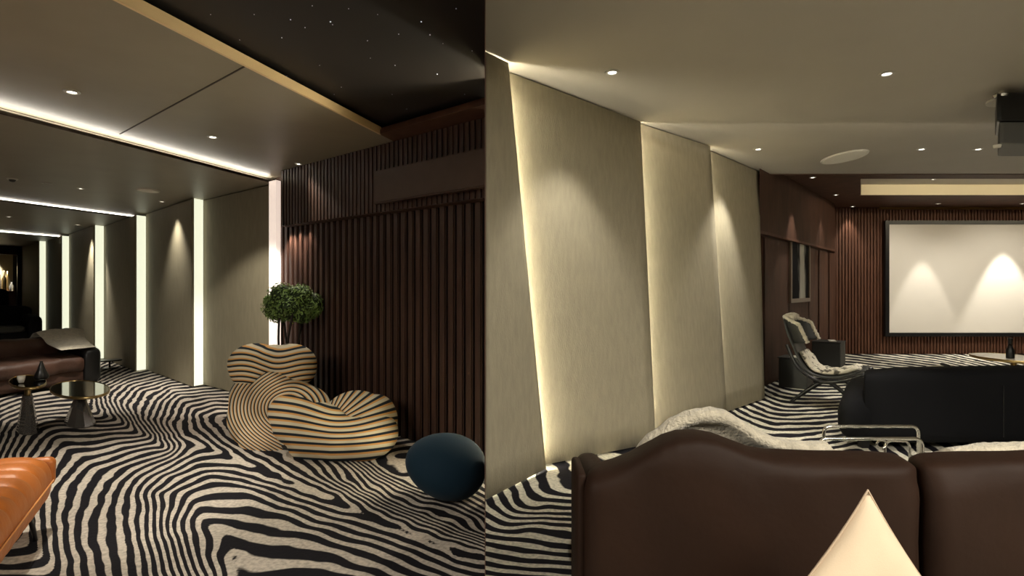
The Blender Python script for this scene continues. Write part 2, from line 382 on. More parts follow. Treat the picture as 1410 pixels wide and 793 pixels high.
for xr, xl, h, h2 in cols_slot:
    rec = on(C0, u, xr); b = (tx(xl)*rec.y-rec.x)/(v.x-tx(xl)*v.y); pro = rec+v*b
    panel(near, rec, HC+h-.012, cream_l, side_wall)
    # the step face between a recessed and the next proud panel is a lit diffuser
    mid_ = rec.lerp(pro, .86)
    obj('light_strip', prism_bm([rec+u*.004, mid_+u*.004, mid_+u*.03, rec+u*.03], 0.012, HC+h2-.004), led_slot, side_wall)
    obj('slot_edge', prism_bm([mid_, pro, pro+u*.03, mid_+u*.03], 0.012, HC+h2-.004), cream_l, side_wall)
    near = pro+u*.0301
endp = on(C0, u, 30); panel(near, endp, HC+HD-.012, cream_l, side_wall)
# far end with the bar niche
far = endp+u*.05
struct('wall_back', prism_bm([far+u*1.2-v*.3, far+u*1.2+v*11, far+u*1.35+v*11, far+u*1.35-v*.3], 0, 2.6), dark_wall)
struct('trim', prism_bm([endp-v*.05, endp+v*.10, endp+v*.10+u*.05, endp-v*.05+u*.05], 0, HC+HD), blackm)
struct('trim', prism_bm([endp+v*.1, endp+v*11, endp+v*11+u*.12, endp+v*.1+u*.12], HC+.87, HC+HD), wood)
struct('wall_far', prism_bm([LEFT_OPP-u*12, LEFT_OPP+u*18, LEFT_OPP+u*18+v*.1, LEFT_OPP-u*12+v*.1], 0, 2.6), dark_wall)
# ---- polygon clip against X < -SL*Y (keeps the left room's ceilings out of the right room)
def clip(poly, keep=lambda p: -SL*p.y-.002-p.x):
    out = []
    for i in range(len(poly)):
        a, b = Vector(poly[i]), Vector(poly[(i+1) % len(poly)]); fa, fb = keep(a), keep(b)
        if fa >= 0: out.append(a)
        if fa*fb < 0: out.append(a+(b-a)*(fa/(fa-fb)))
    return out
wA = on(C0, u, 376); wB = on(C0, u, 188); wC = on(C0, u, 85); wD = C0+u*17
def field(name, a, b, h, m, th=.02, v0=-.25, v1=10.5, parent=None):
    poly = clip([a+v*v0, b+v*v0, b+v*v1, a+v*v1])
    return struct(name, prism_bm(poly, HC+h, HC+h+th), m, parent)
OV = .16
kk = K(523, 185, HA); kk.z = 0                         # corner of the star ceiling recess
# field A: an L of flat ceiling round the recess
sA = (kk-wA).dot(-u.cross(Vector((0, 0, 1))))  # unused measure
def uv(p):                                             # coordinates of a point in (u, v) from C0
    d = p-C0; det = u.x*v.y-u.y*v.x
    return ((d.x*v.y-d.y*v.x)/det, (u.x*d.y-u.y*d.x)/det)
ku, kv = uv(kk); 
A1 = [C0+u*ku+v*-.25, C0+u*OV+v*-.25, C0+u*OV+v*10.5, C0+u*ku+v*10.5]
A2 = clip([C0+u*ku+v*-.25, C0+u*-14+v*-.25, C0+u*-14+v*kv, C0+u*ku+v*kv])
struct('ceiling', prism_bm(A1, HC+HA, HC+HA+.05), ceil_l)
struct('ceiling', prism_bm(A2, HC+HA, HC+HA+.05), wood_panel)
# a dark-coloured joint in the ceiling boards
j0 = K(310, 107, HA-.001); j1 = K(152, 186, HA-.001)
ju0, jv0 = uv(Vector((j0.x, j0.y, 0))); ju1, jv1 = uv(Vector((j1.x, j1.y, 0)))
struct('trim', prism_bm([C0+u*ku+v*jv0, C0+u*0+v*jv0, C0+u*0+v*(jv0+.010), C0+u*ku+v*(jv0+.010)], HC+HA-.003, HC+HA+.001), mat('dark_joint', (.05, .04, .03), .8))
field('ceiling', wA, wB+u*OV, HB, ceil_l)
field('ceiling', wB, wC+u*OV, HCc, ceil_l)
field('ceiling', wC, wD, HD, ceil_l)
# dark lip under each step and the strip lamp lying on it
for wp, hh, hlow in ((wA, HA, HB), (wB, HB, HCc), (wC, HCc, HD)):
    struct('trim', prism_bm([wp+v*.0, wp+u*.012, wp+u*.012+v*10.4, wp+v*10.4], HC+hlow-.004, HC+hlow+.022), wood)
    a = wp+u*.045; 
    o = struct('trim', prism_bm([a+v*.02, a+u*.03+v*.02, a+u*.03+v*10.3, a+v*10.3], HC+hlow+.0205, HC+hlow+.030), led_cool)
    # back of the cove
    struct('trim', prism_bm([wp+u*(OV-.02)+v*-.2, wp+u*OV+v*-.2, wp+u*OV+v*10.4, wp+u*(OV-.02)+v*10.4], HC+hlow+.0201, HC+hh), ceil_l)
# star ceiling
star = clip([C0+u*(ku+.3)+v*(kv-.3), C0+u*-14+v*(kv-.3), C0+u*-14+v*10.5, C0+u*(ku+.3)+v*10.5])
star_c = struct('ceiling', prism_bm(star, HC+HA+.09, HC+HA+.11), black_ceiling)
struct('trim', prism_bm([C0+u*ku+v*kv, C0+u*(ku-.02)+v*kv, C0+u*(ku-.02)+v*10.4, C0+u*ku+v*10.4], HC+HA-.004, HC+HA+.055), gold_trim)
struct('trim', prism_bm(clip([C0+u*ku+v*kv, C0+u*-14+v*kv, C0+u*-14+v*(kv+.02), C0+u*ku+v*(kv+.02)]), HC+HA-.004, HC+HA+.03), wood_panel)
b = bmesh.new()
for px, py, s in [(455,30,1.2),(592,48,1),(602,102,1.5),(544,90,1),(549,47,.8),(508,178,1.2),(400,27,1),(388,52,.8),(420,38,.7),(458,34,.6),(350,83,.9),(336,90,.6),(506,56,.7),(470,120,.6),(580,30,1.2),(430,8,.6),(510,80,.5),(460,130,.5),(628,12,.6),(650,70,.5),(560,150,.5),(640,130,.5),(375,110,.6),(395,105,.6),(480,12,.6),(330,55,.5),(290,20,.5),(520,20,.5),(610,60,.5),(350,20,.5),(440,90,.5),(540,130,.5)]:
    p = K(px, py, HA+.0885)
    bmesh.ops.create_icosphere(b, subdivisions=1, radius=.0032*s, matrix=Matrix.Translation(p))
tag(obj('star_lights', b, star_m, star_c), kind='stuff')

# ---- fluted dark wall
L0 = (E0-C0).length
fl = struct('wall_fluted', prism_bm([C0-v*.06, E0-v*.06, E0-v*.12, C0+u*.3-v*.12], 0, HC+HA+.04), wood)
ns = 34; sp = L0/ns
k0, k1 = on(C0, u, 377), on(C0, u, 386.5)
obj('light_strip', prism_bm([k0, k1, k1+v*.075, k0+v*.075], .012, HC+HB), mat('led_corner_strip', (1, 1, 1), .5, emit=((1, .80, .68), .75)), fl)
d = -u
for i in range(ns):
    if i < 1: continue
    a = C0+d*(sp*i+.012); c = C0+d*(sp*(i+1)-.012)
    bm = prism_bm([a, c, c-v*.058+d*.004, a-v*.058-d*.004], .0, 1.975)
    bmesh.ops.bevel(bm, geom=[e for e in bm.edges if abs(e.verts[0].co.z-e.verts[1].co.z) > 1], offset=.012, segments=2, affect='EDGES')
    obj('slat', bm, wood, fl)
# bulkhead above with finer flutes
bh0 = on(C0+v*.10, u, 388); BL = 3.6
bh1 = on(C0+v*.10, u, 690); BL = (bh1-bh0).length
bh = struct('trim', prism_bm([bh0, bh1, bh1-v*.155, bh0-v*.155], 1.96, HC+HA+.02), wood)
b = bmesh.new(); nf = int(BL/.058)
for i in range(nf):
    a = bh0+d*(BL*i/nf+.01); c = a+d*.034
    bm2 = prism_bm([a+v*.014, c+v*.014, c, a], 1.965, HC+HA-.002)
    me = bpy.data.meshes.new('t'); bm2.to_mesh(me); bm2.free(); b.from_mesh(me); bpy.data.meshes.remove(me)
tag(obj('fine_slats', b, wood, bh), kind='stuff')
for k_, e_ in ((.06, 5), (.22, 3), (.40, 1.5)):         # added spots without fixtures under the bulkhead, brightening the first slats
    l = bpy.data.lights.new('spot', 'SPOT'); l.energy = e_*5; l.color = (1, .84, .72); l.spot_size = R(95); l.spot_blend = .6; l.shadow_soft_size = .02
    o = bpy.data.objects.new('spot_lamp', l); C.objects.link(o); q = bh0+d*k_-v*.02; o.location = (q.x, q.y, 1.945); o.rotation_euler = (0, 0, 0)
# air outlet cover
a0 = on(C0+v*.158, u, 520); c0 = on(C0+v*.158, u, 674)
ac = thing('air_vent_cover', 'long flat brown cover panel high on the dark fluted wall', 'vent', a0+Vector((0, 0, 2.02)))
obj('cover', prism_bm([a0+v*.06, c0+v*.06, c0, a0], 2.03, 2.285), grille, ac)
obj('frame', prism_bm([a0-d*.012+v*.05, c0+v*.05, c0+v*.001, a0-d*.012+v*.001], 2.018, 2.297), wood, ac)

# ---- right room
HR1, HR2, HW = 1.43, 1.50, 1.585
yS = HR1*FP/(CY-170)                                   # step in the ceiling
yW = HR2*FP/(CY-240)
def rpoly(y0, y1): return [(-SL*y0+.002, y0), (16, y0), (16, y1), (-SL*y1+.002, y1)]
struct('ceiling', prism_bm(rpoly(-4.2, yS), HC+HR1, HC+HR1+.02), ceil_r)
struct('ceiling', prism_bm(rpoly(yS-.2, yW), HC+HR2, HC+HR2+.02), ceil_r)
struct('trim', prism_bm([(.3, yS-.10), (13, yS-.10), (13, yS-.06), (.3, yS-.06)], HC+HR1+.021, HC+HR1+.032), led_cr)
struct('trim', prism_bm([(-.2, yS-.2), (15, yS-.2), (15, yS-.18), (-.2, yS-.18)], HC+HR1+.02, HC+HR2), ceil_r)
# wooden ceiling field with lit recess
rz = HW
n0 = K(1146, 246, HW); n1 = K(1185, 268, HW); far_y = n1.y; near_y = n0.y
yB = 10.7
rl = [(n1.x, far_y), (n0.x-.05, near_y)]
wc = struct('ceiling', prism_bm([(2.4, yW-.0), (15.8, yW), (15.8, near_y), (n0.x+.62, near_y), (2.4, near_y)], HC+HW, HC+HW+.02), wood_panel)
struct('ceiling', prism_bm([(2.4, near_y), (tx(1185)*near_y, near_y), (tx(1185)*far_y, far_y), (4.2, far_y)], HC+HW, HC+HW+.02), wood_panel)
struct('ceiling', prism_bm([(4, far_y), (15.8, far_y), (15.8, yB+.1), (4, yB+.1)], HC+HW, HC+HW+.02), wood_panel)
struct('trim', prism_bm([(2.4, yW-.03), (15.8, yW-.03), (15.8, yW), (2.4, yW)], HC+HR2-.01, HC+HW+.02), wood_panel)
struct('ceiling', prism_bm([(4.5, near_y-.3), (15.8, near_y-.3), (15.8, far_y+.1), (4.5, far_y+.1)], HC+HW+.17, HC+HW+.19), ceil_r)
struct('trim', prism_bm([(tx(1185)*far_y, far_y-.015), (14.9, far_y-.015), (14.9, far_y+.02), (tx(1185)*far_y, far_y+.02)], HC+HW-.006, HC+HW+.17), mat('pale_cove_face', (.8, .72, .52), .6))
struct('trim', prism_bm([(tx(1185)*near_y, near_y-.02), (14.9, near_y-.02), (14.9, near_y), (tx(1185)*near_y, near_y)], HC+HW-.002, HC+HW+.17), wood_panel)
struct('trim', prism_bm([(tx(1185)*near_y+.25, near_y-.10), (14.6, near_y-.10), (14.6, near_y-.045), (tx(1185)*near_y+.25, near_y-.045)], HC+HW+.03, HC+HW+.045), led_rec)
area_light('cove_lamp', ((5.4+14.6)/2, near_y+.06, HC+HW+.09), 9.2, .05, 42, (1, .84, .58), (R(90), 0, 0))
# back wall with fine flutes
bw = struct('wall_back', prism_bm([(6.2, yB+.03), (15.8, yB+.03), (15.8, yB+.13), (6.2, yB+.13)], 0, HC+HW+.1), wood_r)
b = bmesh.new(); x = 6.36; 
while x < 15.6:
    box_bm((x+.0275, yB+.015, 1.44), (.036, .03, 2.86), bm=b); x += .062
tag(obj('fine_slats', b, wood_r, bw), kind='stuff')
struct('trim', prism_bm([(tx(1210)*yB, yB-.05), (15.6, yB-.05), (15.6, yB-.001), (tx(1210)*yB, yB-.001)], HC+HW-.045, HC+HW-.005), brass)
# side wood wall behind the chair
G0 = Vector((3.29, 7.15, 0)); G1 = Vector((6.36, yB, 0)); gd = (G1-G0).normalized(); gn = Vector((gd.y, -gd.x, 0))
sw = struct('wall_side', prism_bm([G0, G1, G1-gn*.12, G0-gn*.12], 0, HC+HW+.05), wood_panel)
def gw(px, off=0.0):
    base = G0+gn*off; t = tx(px); a = (t*base.y-base.x)/(gd.x-t*gd.y); return base+gd*a
struct('trim', prism_bm([gw(1046, .001), gw(1149.5, .001), gw(1149.5, .07), gw(1046, .07)], 2.02, HC+HW), wood_panel)
struct('trim', prism_bm([gw(1046, .001), gw(1149.5, .001), gw(1149.3, .085), gw(1046, .085)], 1.985, 2.02), wood_r)
for a, c in ((1053, 1086), (1087, 1113), (1114, 1126), (1128, 1140), (1142, 1149)):   # flat boards
    obj('panel', prism_bm([gw(a, .001), gw(c, .001), gw(c, .018), gw(a, .018)], .08, 1.97), wood_panel, sw)
# cream cloth panels, each one stepping out from behind the one before
struct('wall_right', prism_bm([(.24, 4.25), (2.95, 7.2), (2.8, 7.3), (.1, 4.3)], 0, 2.72), dark_wall)
wr = bpy.data.objects[-1] if False else [o for o in C.objects if o.name.startswith('wall_right')][0]
def rpanel(tl, tr, bl, br, H, th=.05):
    T0, T1 = K(*tl, H), K(*tr, H); B0, B1 = F(*bl), F(*br)
    T0.z = T1.z = HC+H-.012; B0.z = B1.z = .015
    def dn(a, b): d = Vector((b.x-a.x, b.y-a.y, 0)).normalized(); return d, Vector((-d.y, d.x, 0))
    if tl[0] > 690:                                     # near edge tucked in behind the previous panel
        for A_, B_ in ((T0, T1), (B0, B1)):
            d, n = dn(A_, B_); A_ += n*.085-d*.12
    G = []; n_ = 14
    b = bmesh.new()
    for i in range(n_+1):
        f = i/n_; row = []
        for k in range(n_+1):
            g = k/n_; Bm = B0.lerp(B1, f); Tm = T0.lerp(T1, f); row.append(b.verts.new(Bm.lerp(Tm, g)))
        G.append(row)
    d, n = dn(B0, B1); back = []
    for i in range(n_+1): back.append([b.verts.new(q.co+n*th) for q in G[i]])
    for i in range(n_):
        for k in range(n_):
            f_ = b.faces.new((G[i][k], G[i+1][k], G[i+1][k+1], G[i][k+1])); f_.smooth = True
            b.faces.new((back[i][k], back[i][k+1], back[i+1][k+1], back[i+1][k]))
    for k in range(n_):
        for r0 in (0, n_): b.faces.new((G[r0][k], G[r0][k+1], back[r0][k+1], back[r0][k]))
        for c0_ in (0, n_): b.faces.new((G[k][c0_], G[k+1][c0_], back[k+1][c0_], back[k][c0_]))
    bmesh.ops.recalc_face_normals(b, faces=b.faces)
    o = obj('panel', b, cream, wr); return T0, T1, B0, B1
q1 = rpanel((669.5, 69), (700, 84), (669.5, 691), (752, 648), HR1, .008)
q2 = rpanel((702, 88), (882, 166), (755, 647.5), (903, 612), HR1, .03)
q3 = rpanel((883, 163), (978, 200), (905, 612), (1001, 571), HR2, .03)
q4 = rpanel((980, 201), (1045, 235), (1004, 573), (1053, 550), HR2, .03)
def hidden_lamp(q):                                     # a strip lamp on the back of the proud far edge
    d = (q[3]-q[2]).normalized(); n = Vector((-d.y, d.x, 0))
    e = q[3]+n*.031-d*.05; f = q[1]+n*.031-d*.05; e.z = .04; f.z -= .03
    obj('light_strip', hexa_bm([e, e+d*.02, e+d*.02+n*.012, e+n*.012], [f, f+d*.02, f+d*.02+n*.012, f+n*.012]), led_r, wr)
for q in (q1, q2, q3): hidden_lamp(q)
# walls out of view
struct('wall_right', prism_bm([(6.5, -4.2), (15.6, 11), (15.8, 11), (6.7, -4.2)], 0, 2.95), cream)
struct('wall_near', prism_bm([(-14, -4.3), (16, -4.3), (16, -4.2), (-14, -4.2)], 0, 2.95), cream)

# ================================================================== lamps in the ceilings
def downlight(px, py, H, label, group, energy, r=.035, tilt=(0, 0), aim=None, col=NEUT, size=62, blend=.5, glow=True):
    p = K(px, py, H); p.z -= .0005
    t = thing('downlight', label, 'ceiling light', p, group)
    obj('trim_ring', lathe_bm([(r*.72, -.001), (r*.8, -.008), (r*1.25, -.006), (r*1.3, 0), (r*.72, 0), (r*.72, -.001)], p, 24), ring_m, t)
    obj('lens', lathe_bm([(0, -.003), (r*.72, -.002), (r*.72, 0)], p, 20), lens_m if glow else white_m, t)
    if energy:
        l = bpy.data.lights.new('spot', 'SPOT'); l.energy = energy; l.color = col; l.spot_size = R(size); l.spot_blend = blend; l.shadow_soft_size = .03
        o = bpy.data.objects.new('spot_lamp', l); C.objects.link(o); o.location = p+Vector((0, 0, -.03)); o.rotation_euler = (R(tilt[0]), R(tilt[1]), 0)
        if aim is not None: o.rotation_euler = (Vector(aim)-o.location).to_track_quat('-Z', 'Y').to_euler()
        o.parent = t; o.matrix_parent_inverse = t.matrix_basis.inverted()
    return t
GL, GR, GW = 'downlights in the bronze ceiling', 'downlights in the grey ceiling', 'downlights in the wood ceiling'
EL, ER = E_SPOT_L, E_SPOT_R
downlight(99, 126, HA, 'round downlight nearest the front in the upper left ceiling', GL, EL)
downlight(293, 188, HA, 'round downlight between the ceiling joint and the fluted wall', GL, EL*1.3, aim=(lambda q, y: Vector((q.x, q.y, HC-(y-CY)/FP*q.y)))(on(C0, u, 322), 520), size=48)
downlight(411, 225, HA, 'small downlight close above the start of the dark fluted wall', GL, EL*.3, .028, aim=F(470, 640), size=60)
downlight(223, 277, HB, 'small downlight over the cream panel next to the round speaker', GL, EL*.5, .03, size=85, blend=.9)
downlight(111, 259, HB, 'small lit downlight in the second ceiling field, right of the unlit one', GL, EL, .03)
downlight(64, 252, HB, 'pale unlit downlight in the second ceiling field', GL, 0, .035, glow=False)
downlight(107, 309, HCc, 'tiny downlight above the far cream panels', GL, EL*.9, .03, size=80, blend=.8)
downlight(12, 298, HCc, 'tiny downlight in the third ceiling field at the left edge', GL, EL, .03)
for px, h, e in ((330, HB, 1.5),):                     # wall washer just outside the slot of the first panel
    pass
downlight(843, 99, HR1, 'bright downlight next to the tall cream panels', GR, ER*.45, .038, size=84, blend=.6)
downlight(1221, 101, HR1, 'bright downlight in the middle of the grey ceiling', GR, ER, .038)
downlight(1044, 205, HR2, 'downlight near the last cream panel', GR, ER*.75, .036, aim=F(985, 575), size=66, blend=.7)
downlight(1269, 205, HR2, 'downlight left of its neighbour, right of the round speaker', GR, ER, .036)
downlight(1347, 205, HR2, 'downlight nearest the projector in the second ceiling field', GR, ER, .036)
downlight(1119, 244, HW, 'downlight at the corner of the wood ceiling', GW, ER*.45, .036)
downlight(1151, 268, HW, 'downlight in the wood ceiling left of the lit recess', GW, ER*.2, .036)
downlight(1174, 284, HW, 'downlight in the wood ceiling by the back wall corner', GW, ER*.3, .036)
downlight(1230, 246.0, HW+.0, 'downlight at the wood ceiling edge left of the recess lamp', GW, 0, .03) if 0 else None
downlight(1285, 246.5, HW+.0, 'downlight at the edge of the lit ceiling recess', GW, ER*.3, .03)
downlight(1292, 280, HW, 'downlight above the left part of the projection screen', GW, ER*1.1, .036, size=44, blend=.35)
downlight(1408, 280, HW, 'downlight above the middle of the projection screen', GW, ER*2.4, .036, size=50, blend=.35)
for x_ in (7.2, 9.4):  # added spots without fixtures, lifting the screen and the far floor
    l = bpy.data.lights.new('spot', 'SPOT'); l.energy = 120; l.color = NEUT; l.spot_size = R(110); l.spot_blend = .6; l.shadow_soft_size = .05
    o = bpy.data.objects.new('spot_lamp', l); C.objects.link(o); o.location = (x_, 8.5, HC+HW+.10); o.rotation_euler = (R(28), 0, 0)
# round speakers
p = K(204, 262, HB); t = thing('ceiling_speaker', 'pale round speaker in the bronze ceiling near the cream panels', 'speaker', p)
obj('grille', lathe_bm([(0, -.012), (.085, -.012), (.095, -.008)], p, 32, 1.0, 1.3), grille_w, t)
obj('ring', lathe_bm([(.095, -.008), (.105, -.012), (.112, 0), (.095, 0), (.095, -.008)], p, 32, 1.0, 1.3), white_m, t)
p = K(1162, 216, HR2); t = thing('ceiling_speaker', 'cream oval speaker in the grey ceiling before the wood ceiling', 'speaker', p)
obj('grille', lathe_bm([(0, -.012), (.155, -.012), (.165, -.008)], p, 36, 1.05, 1.9), grille_w, t)
obj('ring', lathe_bm([(.165, -.008), (.175, -.012), (.18, 0), (.165, 0), (.165, -.008)], p, 36, 1.05, 1.9), white_m, t)
p = K(17, 246, HB); t = thing('smoke_detector', 'small round smoke detector on the bronze ceiling at the left edge', 'detector', p)
obj('base', lathe_bm([(0, -.012), (.045, -.012), (.05, 0), (0, 0)], p, 24), white_m, t)
obj('sensor_dome', lathe_bm([(0, -.038), (.018, -.034), (.028, -.022), (.03, -.012), (0, -.012)], p, 20), grey_m, t)
#OBJECTS
# ================================================================== furniture, left room
def smin(a, b, k): 
    h = max(k-abs(a-b), 0)/k; return min(a, b)-h*h*k*.25
def set_phase(me, fn):
    at = me.attributes.new('phase', 'FLOAT', 'POINT')
    at.data.foreach_set('value', np.array([fn(v.co) for v in me.vertices], dtype=np.float32))
NV, OR, BE = (.018, .026, .034), (.68, .36, .12), (.66, .59, .44)
striped = phase_mat('striped_stretch_fabric', [(0, NV), (.27, NV), (.33, OR), (.50, OR), (.58, BE), (.92, BE), (.99, NV)])[0]
ch = thing('lounge_chair', 'bulbous round lounge chair in navy, orange and beige striped fabric', 'armchair', (F(440, 636).x, 4.45, 0))
def scr(p): return (CX+FP*p.x/p.y, CY-FP*(p.z-HC)/p.y)
# headrest: two swelling lobes
me = blob_mesh([(P(377, 500, 4.79), (.17, .18, .165)), (P(352, 501, 4.82), (.235, .20, .185)), (P(400, 502, 4.76), (.225, .20, .185)), (P(352, 511, 4.8), (.22, .18, .15)), (P(403, 511, 4.75), (.2, .18, .14))], .02, 10)
set_phase(me, lambda p: (p.z+.018*math.cos((scr(p)[0]-376)/13)+.02*math.sin(p.x*6))/.046)
mobj('headrest', me, striped, ch)
# backrest / torso
me = blob_mesh([(P(374, 572, 4.78), (.36, .33, .33)), (P(352, 545, 4.82), (.21, .24, .2)), (P(379, 545, 4.62), (.2, .22, .22)), (P(410, 560, 4.58), (.27, .22, .19)), (P(385, 600, 4.62), (.33, .28, .24)), (P(398, 549, 4.60), (.25, .2, .16)), (P(425, 566, 4.5), (.22, .2, .14))], .022, 12)
def torso(p):
    x, y = scr(p); dx, dy = (x-392)/1.0, (y-562)/.8
    r = math.hypot(dx, dy); 
    k = 1/(1+math.exp((x-385)/14))               # left flank: close wrapped bands; right: longer bands over the belly
    return k*r/5.0+(1-k)*(r/7.4-.6)
set_phase(me, torso); mobj('backrest', me, striped, ch)
# seat: the lobe at the far right of the basin
pv = P(452, 582, 4.4)
me = blob_mesh([(P(490, 577, 4.5), (.27, .27, .235)), (P(517, 581, 4.42), (.175, .25, .225)), (P(455, 585, 4.5), (.16, .2, .16))], .022, 10)
def fan(p):
    x, y = scr(p); a = math.atan2(590-y, x-446+1e-6); return -a/.125+ .3
set_phase(me, fan); mobj('seat', me, striped, ch)
# armrest: the big roll curling round the front
me = blob_mesh([(P(394, 566, 4.30), (.13, .17, .13)), (P(408, 580, 4.28), (.18, .2, .19)), (P(438, 592, 4.22), (.24, .2, .215)), (P(470, 604, 4.18), (.26, .2, .17)), (P(500, 604, 4.2), (.25, .22, .165)), (P(521, 598, 4.28), (.155, .22, .16)), (P(450, 615, 4.3), (.3, .2, .13))], .02, 12)
def roll(p):
    x, y = scr(p); s = (x-455)/100.
    yy = y-14*math.exp(-((x-455)/38.)**2)*max(0, 1-(y-560)/60)*-1+9*s*s*(1 if x > 455 else .2)*(1 if y < 610 else .6)
    yy = y+ (10*s*s if x > 455 else 0) - (16*math.exp(-((x-470)/45.)**2))*max(0, min(1, (612-y)/45)) - (6*s)*(1 if x<455 else 0)
    return yy/10.9
set_phase(me, roll); mobj('armrest', me, striped, ch)
b = bmesh.new()
for px, py in ((345, 612), (400, 634), (520, 625)):
    pass
obj('base', lathe_bm([(0, .0), (.25, .0), (.27, .03), (.22, .07), (0, .07)], (P(425, 600, 4.5).x, 4.55, 0), 40, 1.25, .8), blackm, ch)

# egg shaped ottoman
Mq = Matrix.Rotation(R(17), 4, 'Y')
b = bmesh.new(); bmesh.ops.create_uvsphere(b, u_segments=64, v_segments=40, radius=1)
for q in b.verts:
    k = 1+.10*q.co.x; q.co = Vector((q.co.x*.252, q.co.y*.22*k, q.co.z*.195*k))
bmesh.ops.transform(b, matrix=Matrix.Translation((-.405, 3.35, .222)) @ Matrix.Rotation(R(10), 4, 'Z') @ Mq, verts=b.verts)
mz = min(q.co.z for q in b.verts); bmesh.ops.translate(b, vec=(0, 0, -mz+.001), verts=b.verts)
o = obj('ottoman', b, navy, None, True); tag(o, 'smooth navy blue egg-shaped ottoman lying by the fluted wall', 'ottoman')
# thin floor cable behind it
# boxwood shrub on thin stems in a planter, behind the chair
pc = P(403, 440, 5.36)
pt = thing('potted_shrub', 'clipped green leafy shrub on dark stems behind the striped chair', 'plant', (pc.x, pc.y, 0))
obj('planter', lathe_bm([(0, 0), (.13, 0), (.16, .04), (.185, .42), (.195, .44), (.17, .44), (.165, .40), (0, .40)], (pc.x, pc.y, 0), 36), pot_m, pt, True)
for k in range(7):
    a = k*.9+.3; r0 = .05+.03*(k % 3)
    p0 = Vector((pc.x+r0*math.cos(a), pc.y+r0*math.sin(a), .39)); p1 = Vector((pc.x+1.9*r0*math.cos(a+.3), pc.y+1.9*r0*math.sin(a+.3), 1.06))
    mid = (p0+p1)/2+Vector((random.uniform(-.03, .03), random.uniform(-.03, .03), 0))
    obj('stem', tube_bm(curve_pts([p0, mid, p1], 4), [.012]*8+[.009] if False else .011, 7), bark, pt, True)
cc = P(403, 419, 5.36)
lobes = [(0, 0, 0, .2), (-.16, 0, -.02, .13), (.15, .02, .0, .14), (-.07, -.08, .09, .13), (.09, -.06, .09, .12), (.0, .1, .03, .16), (-.12, -.06, -.07, .11), (.13, -.07, -.08, .11), (.02, -.12, -.03, .13), (.2, -.02, -.06, .08), (-.2, 0, .03, .08)]
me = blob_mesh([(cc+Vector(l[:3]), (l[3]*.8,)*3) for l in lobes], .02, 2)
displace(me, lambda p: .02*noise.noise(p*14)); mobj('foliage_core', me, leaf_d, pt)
vs, fs = [], []
for i in range(5200):
    l = random.choice(lobes); d = Vector((random.gauss(0, 1), random.gauss(0, 1), random.gauss(0, 1))).normalized()
    rr = l[3]*random.uniform(.78, 1.08); c = cc+Vector(l[:3])+Vector((d.x, d.y, d.z*.92))*rr
    n = (d+Vector((random.uniform(-.7, .7), random.uniform(-.7, .7), random.uniform(-.2, .9)))).normalized()
    t1 = n.orthogonal().normalized(); t1 = (Matrix.Rotation(random.uniform(0, 6.28), 3, n) @ t1); t2 = n.cross(t1); s = random.uniform(.011, .02)
    k = len(vs); vs += [c-t1*s, c+t2*s*.5+n*s*.15, c+t1*s, c-t2*s*.5+n*s*.15]; fs.append((k, k+1, k+2, k+3))
o = obj('leaves', (vs, fs), leaf_m, pt); o['kind'] = 'stuff'

# side tables with flared bases
def cone_table(name, label, px, py, top_py, rx, ry, base_r, neck_r, neck_m):
    f = F(px, py); t = thing(name, label, 'table', f)
    H = HC-(top_py-CY)/FP*f.y; z0_ = Vector((0, 0, 0)); SH = Matrix.Identity(4); SH[0][1] = tx(px)
    M_ = Matrix.Translation(f) @ SH
    def part(n, prof, m, nn=40, sx=1, sy=1, sm=True):
        b = lathe_bm(prof, z0_, nn, sx, sy); bmesh.ops.transform(b, matrix=M_, verts=b.verts); obj(n, b, m, t, sm)
    part('base', [(0, 0), (base_r, 0), (base_r, .012), (neck_r*1.35, H*.72), (neck_r*1.25, H*.72), (base_r*.92, .02), (0, .02)], smoke, 10, 1, 1.3, False)
    part('foot', [(0, .021), (base_r*.72, .021), (base_r*.66, H*.10), (neck_r*.9, H*.30), (0, H*.30)], grey_m, 32, 1, 1.3)
    part('stem', [(0, H*.30), (neck_r*.5, H*.30), (neck_r*.5, H*.62), (neck_r*.9, H*.70), (neck_r*.9, H-.02), (0, H-.02)], neck_m, 28)
    part('tabletop', [(0, H-.004), (rx-.006, H-.004), (rx-.006, H-.018), (0, H-.018)], mirror, 56, 1, ry/rx, False)
    part('rim', [(rx-.006, H+.001), (rx, H-.002), (rx, H-.022), (rx-.02, H-.03), (rx-.05, H-.024), (rx-.05, H-.018), (rx-.006, H-.018), (rx-.006, H+.001)], brass, 56, 1, ry/rx)
    return t, f, H
cone_table('side_table', 'small brass-rimmed side table with a black vase on it', 38, 594, 524, .172, .34, .105, .035, brass)
cone_table('coffee_table', 'larger mirror-topped round table with a flared smoked base', 110, 583, 534, .29, .44, .155, .04, blackm)
ty = F(38, 594).y; tz = HC-(524-CY)/FP*ty
p = P(57, 521, ty+.08); p.z = tz+.0025
obj_v = obj('vase', lathe_bm([(0, 0), (.05, 0), (.058, .02), (.03, .09), (.010, .155), (.012, .165), (0, .165)], p, 24), blackm, None, True)
tag(obj_v, 'small black pointed vase on the small brass-rimmed table', 'vase')
p2 = P(60, 524, ty-.09); p2.z = tz+.0025; p2.x = p.x+.0
o = obj('cup', lathe_bm([(0, 0), (.018, 0), (.026, .03), (.03, .06), (.026, .06), (.022, .03), (0, .008)], Vector((p.x-.005, ty-.12, p2.z)), 24), white_m, None, True)
tag(o, 'small white cup beside the black vase', 'cup')

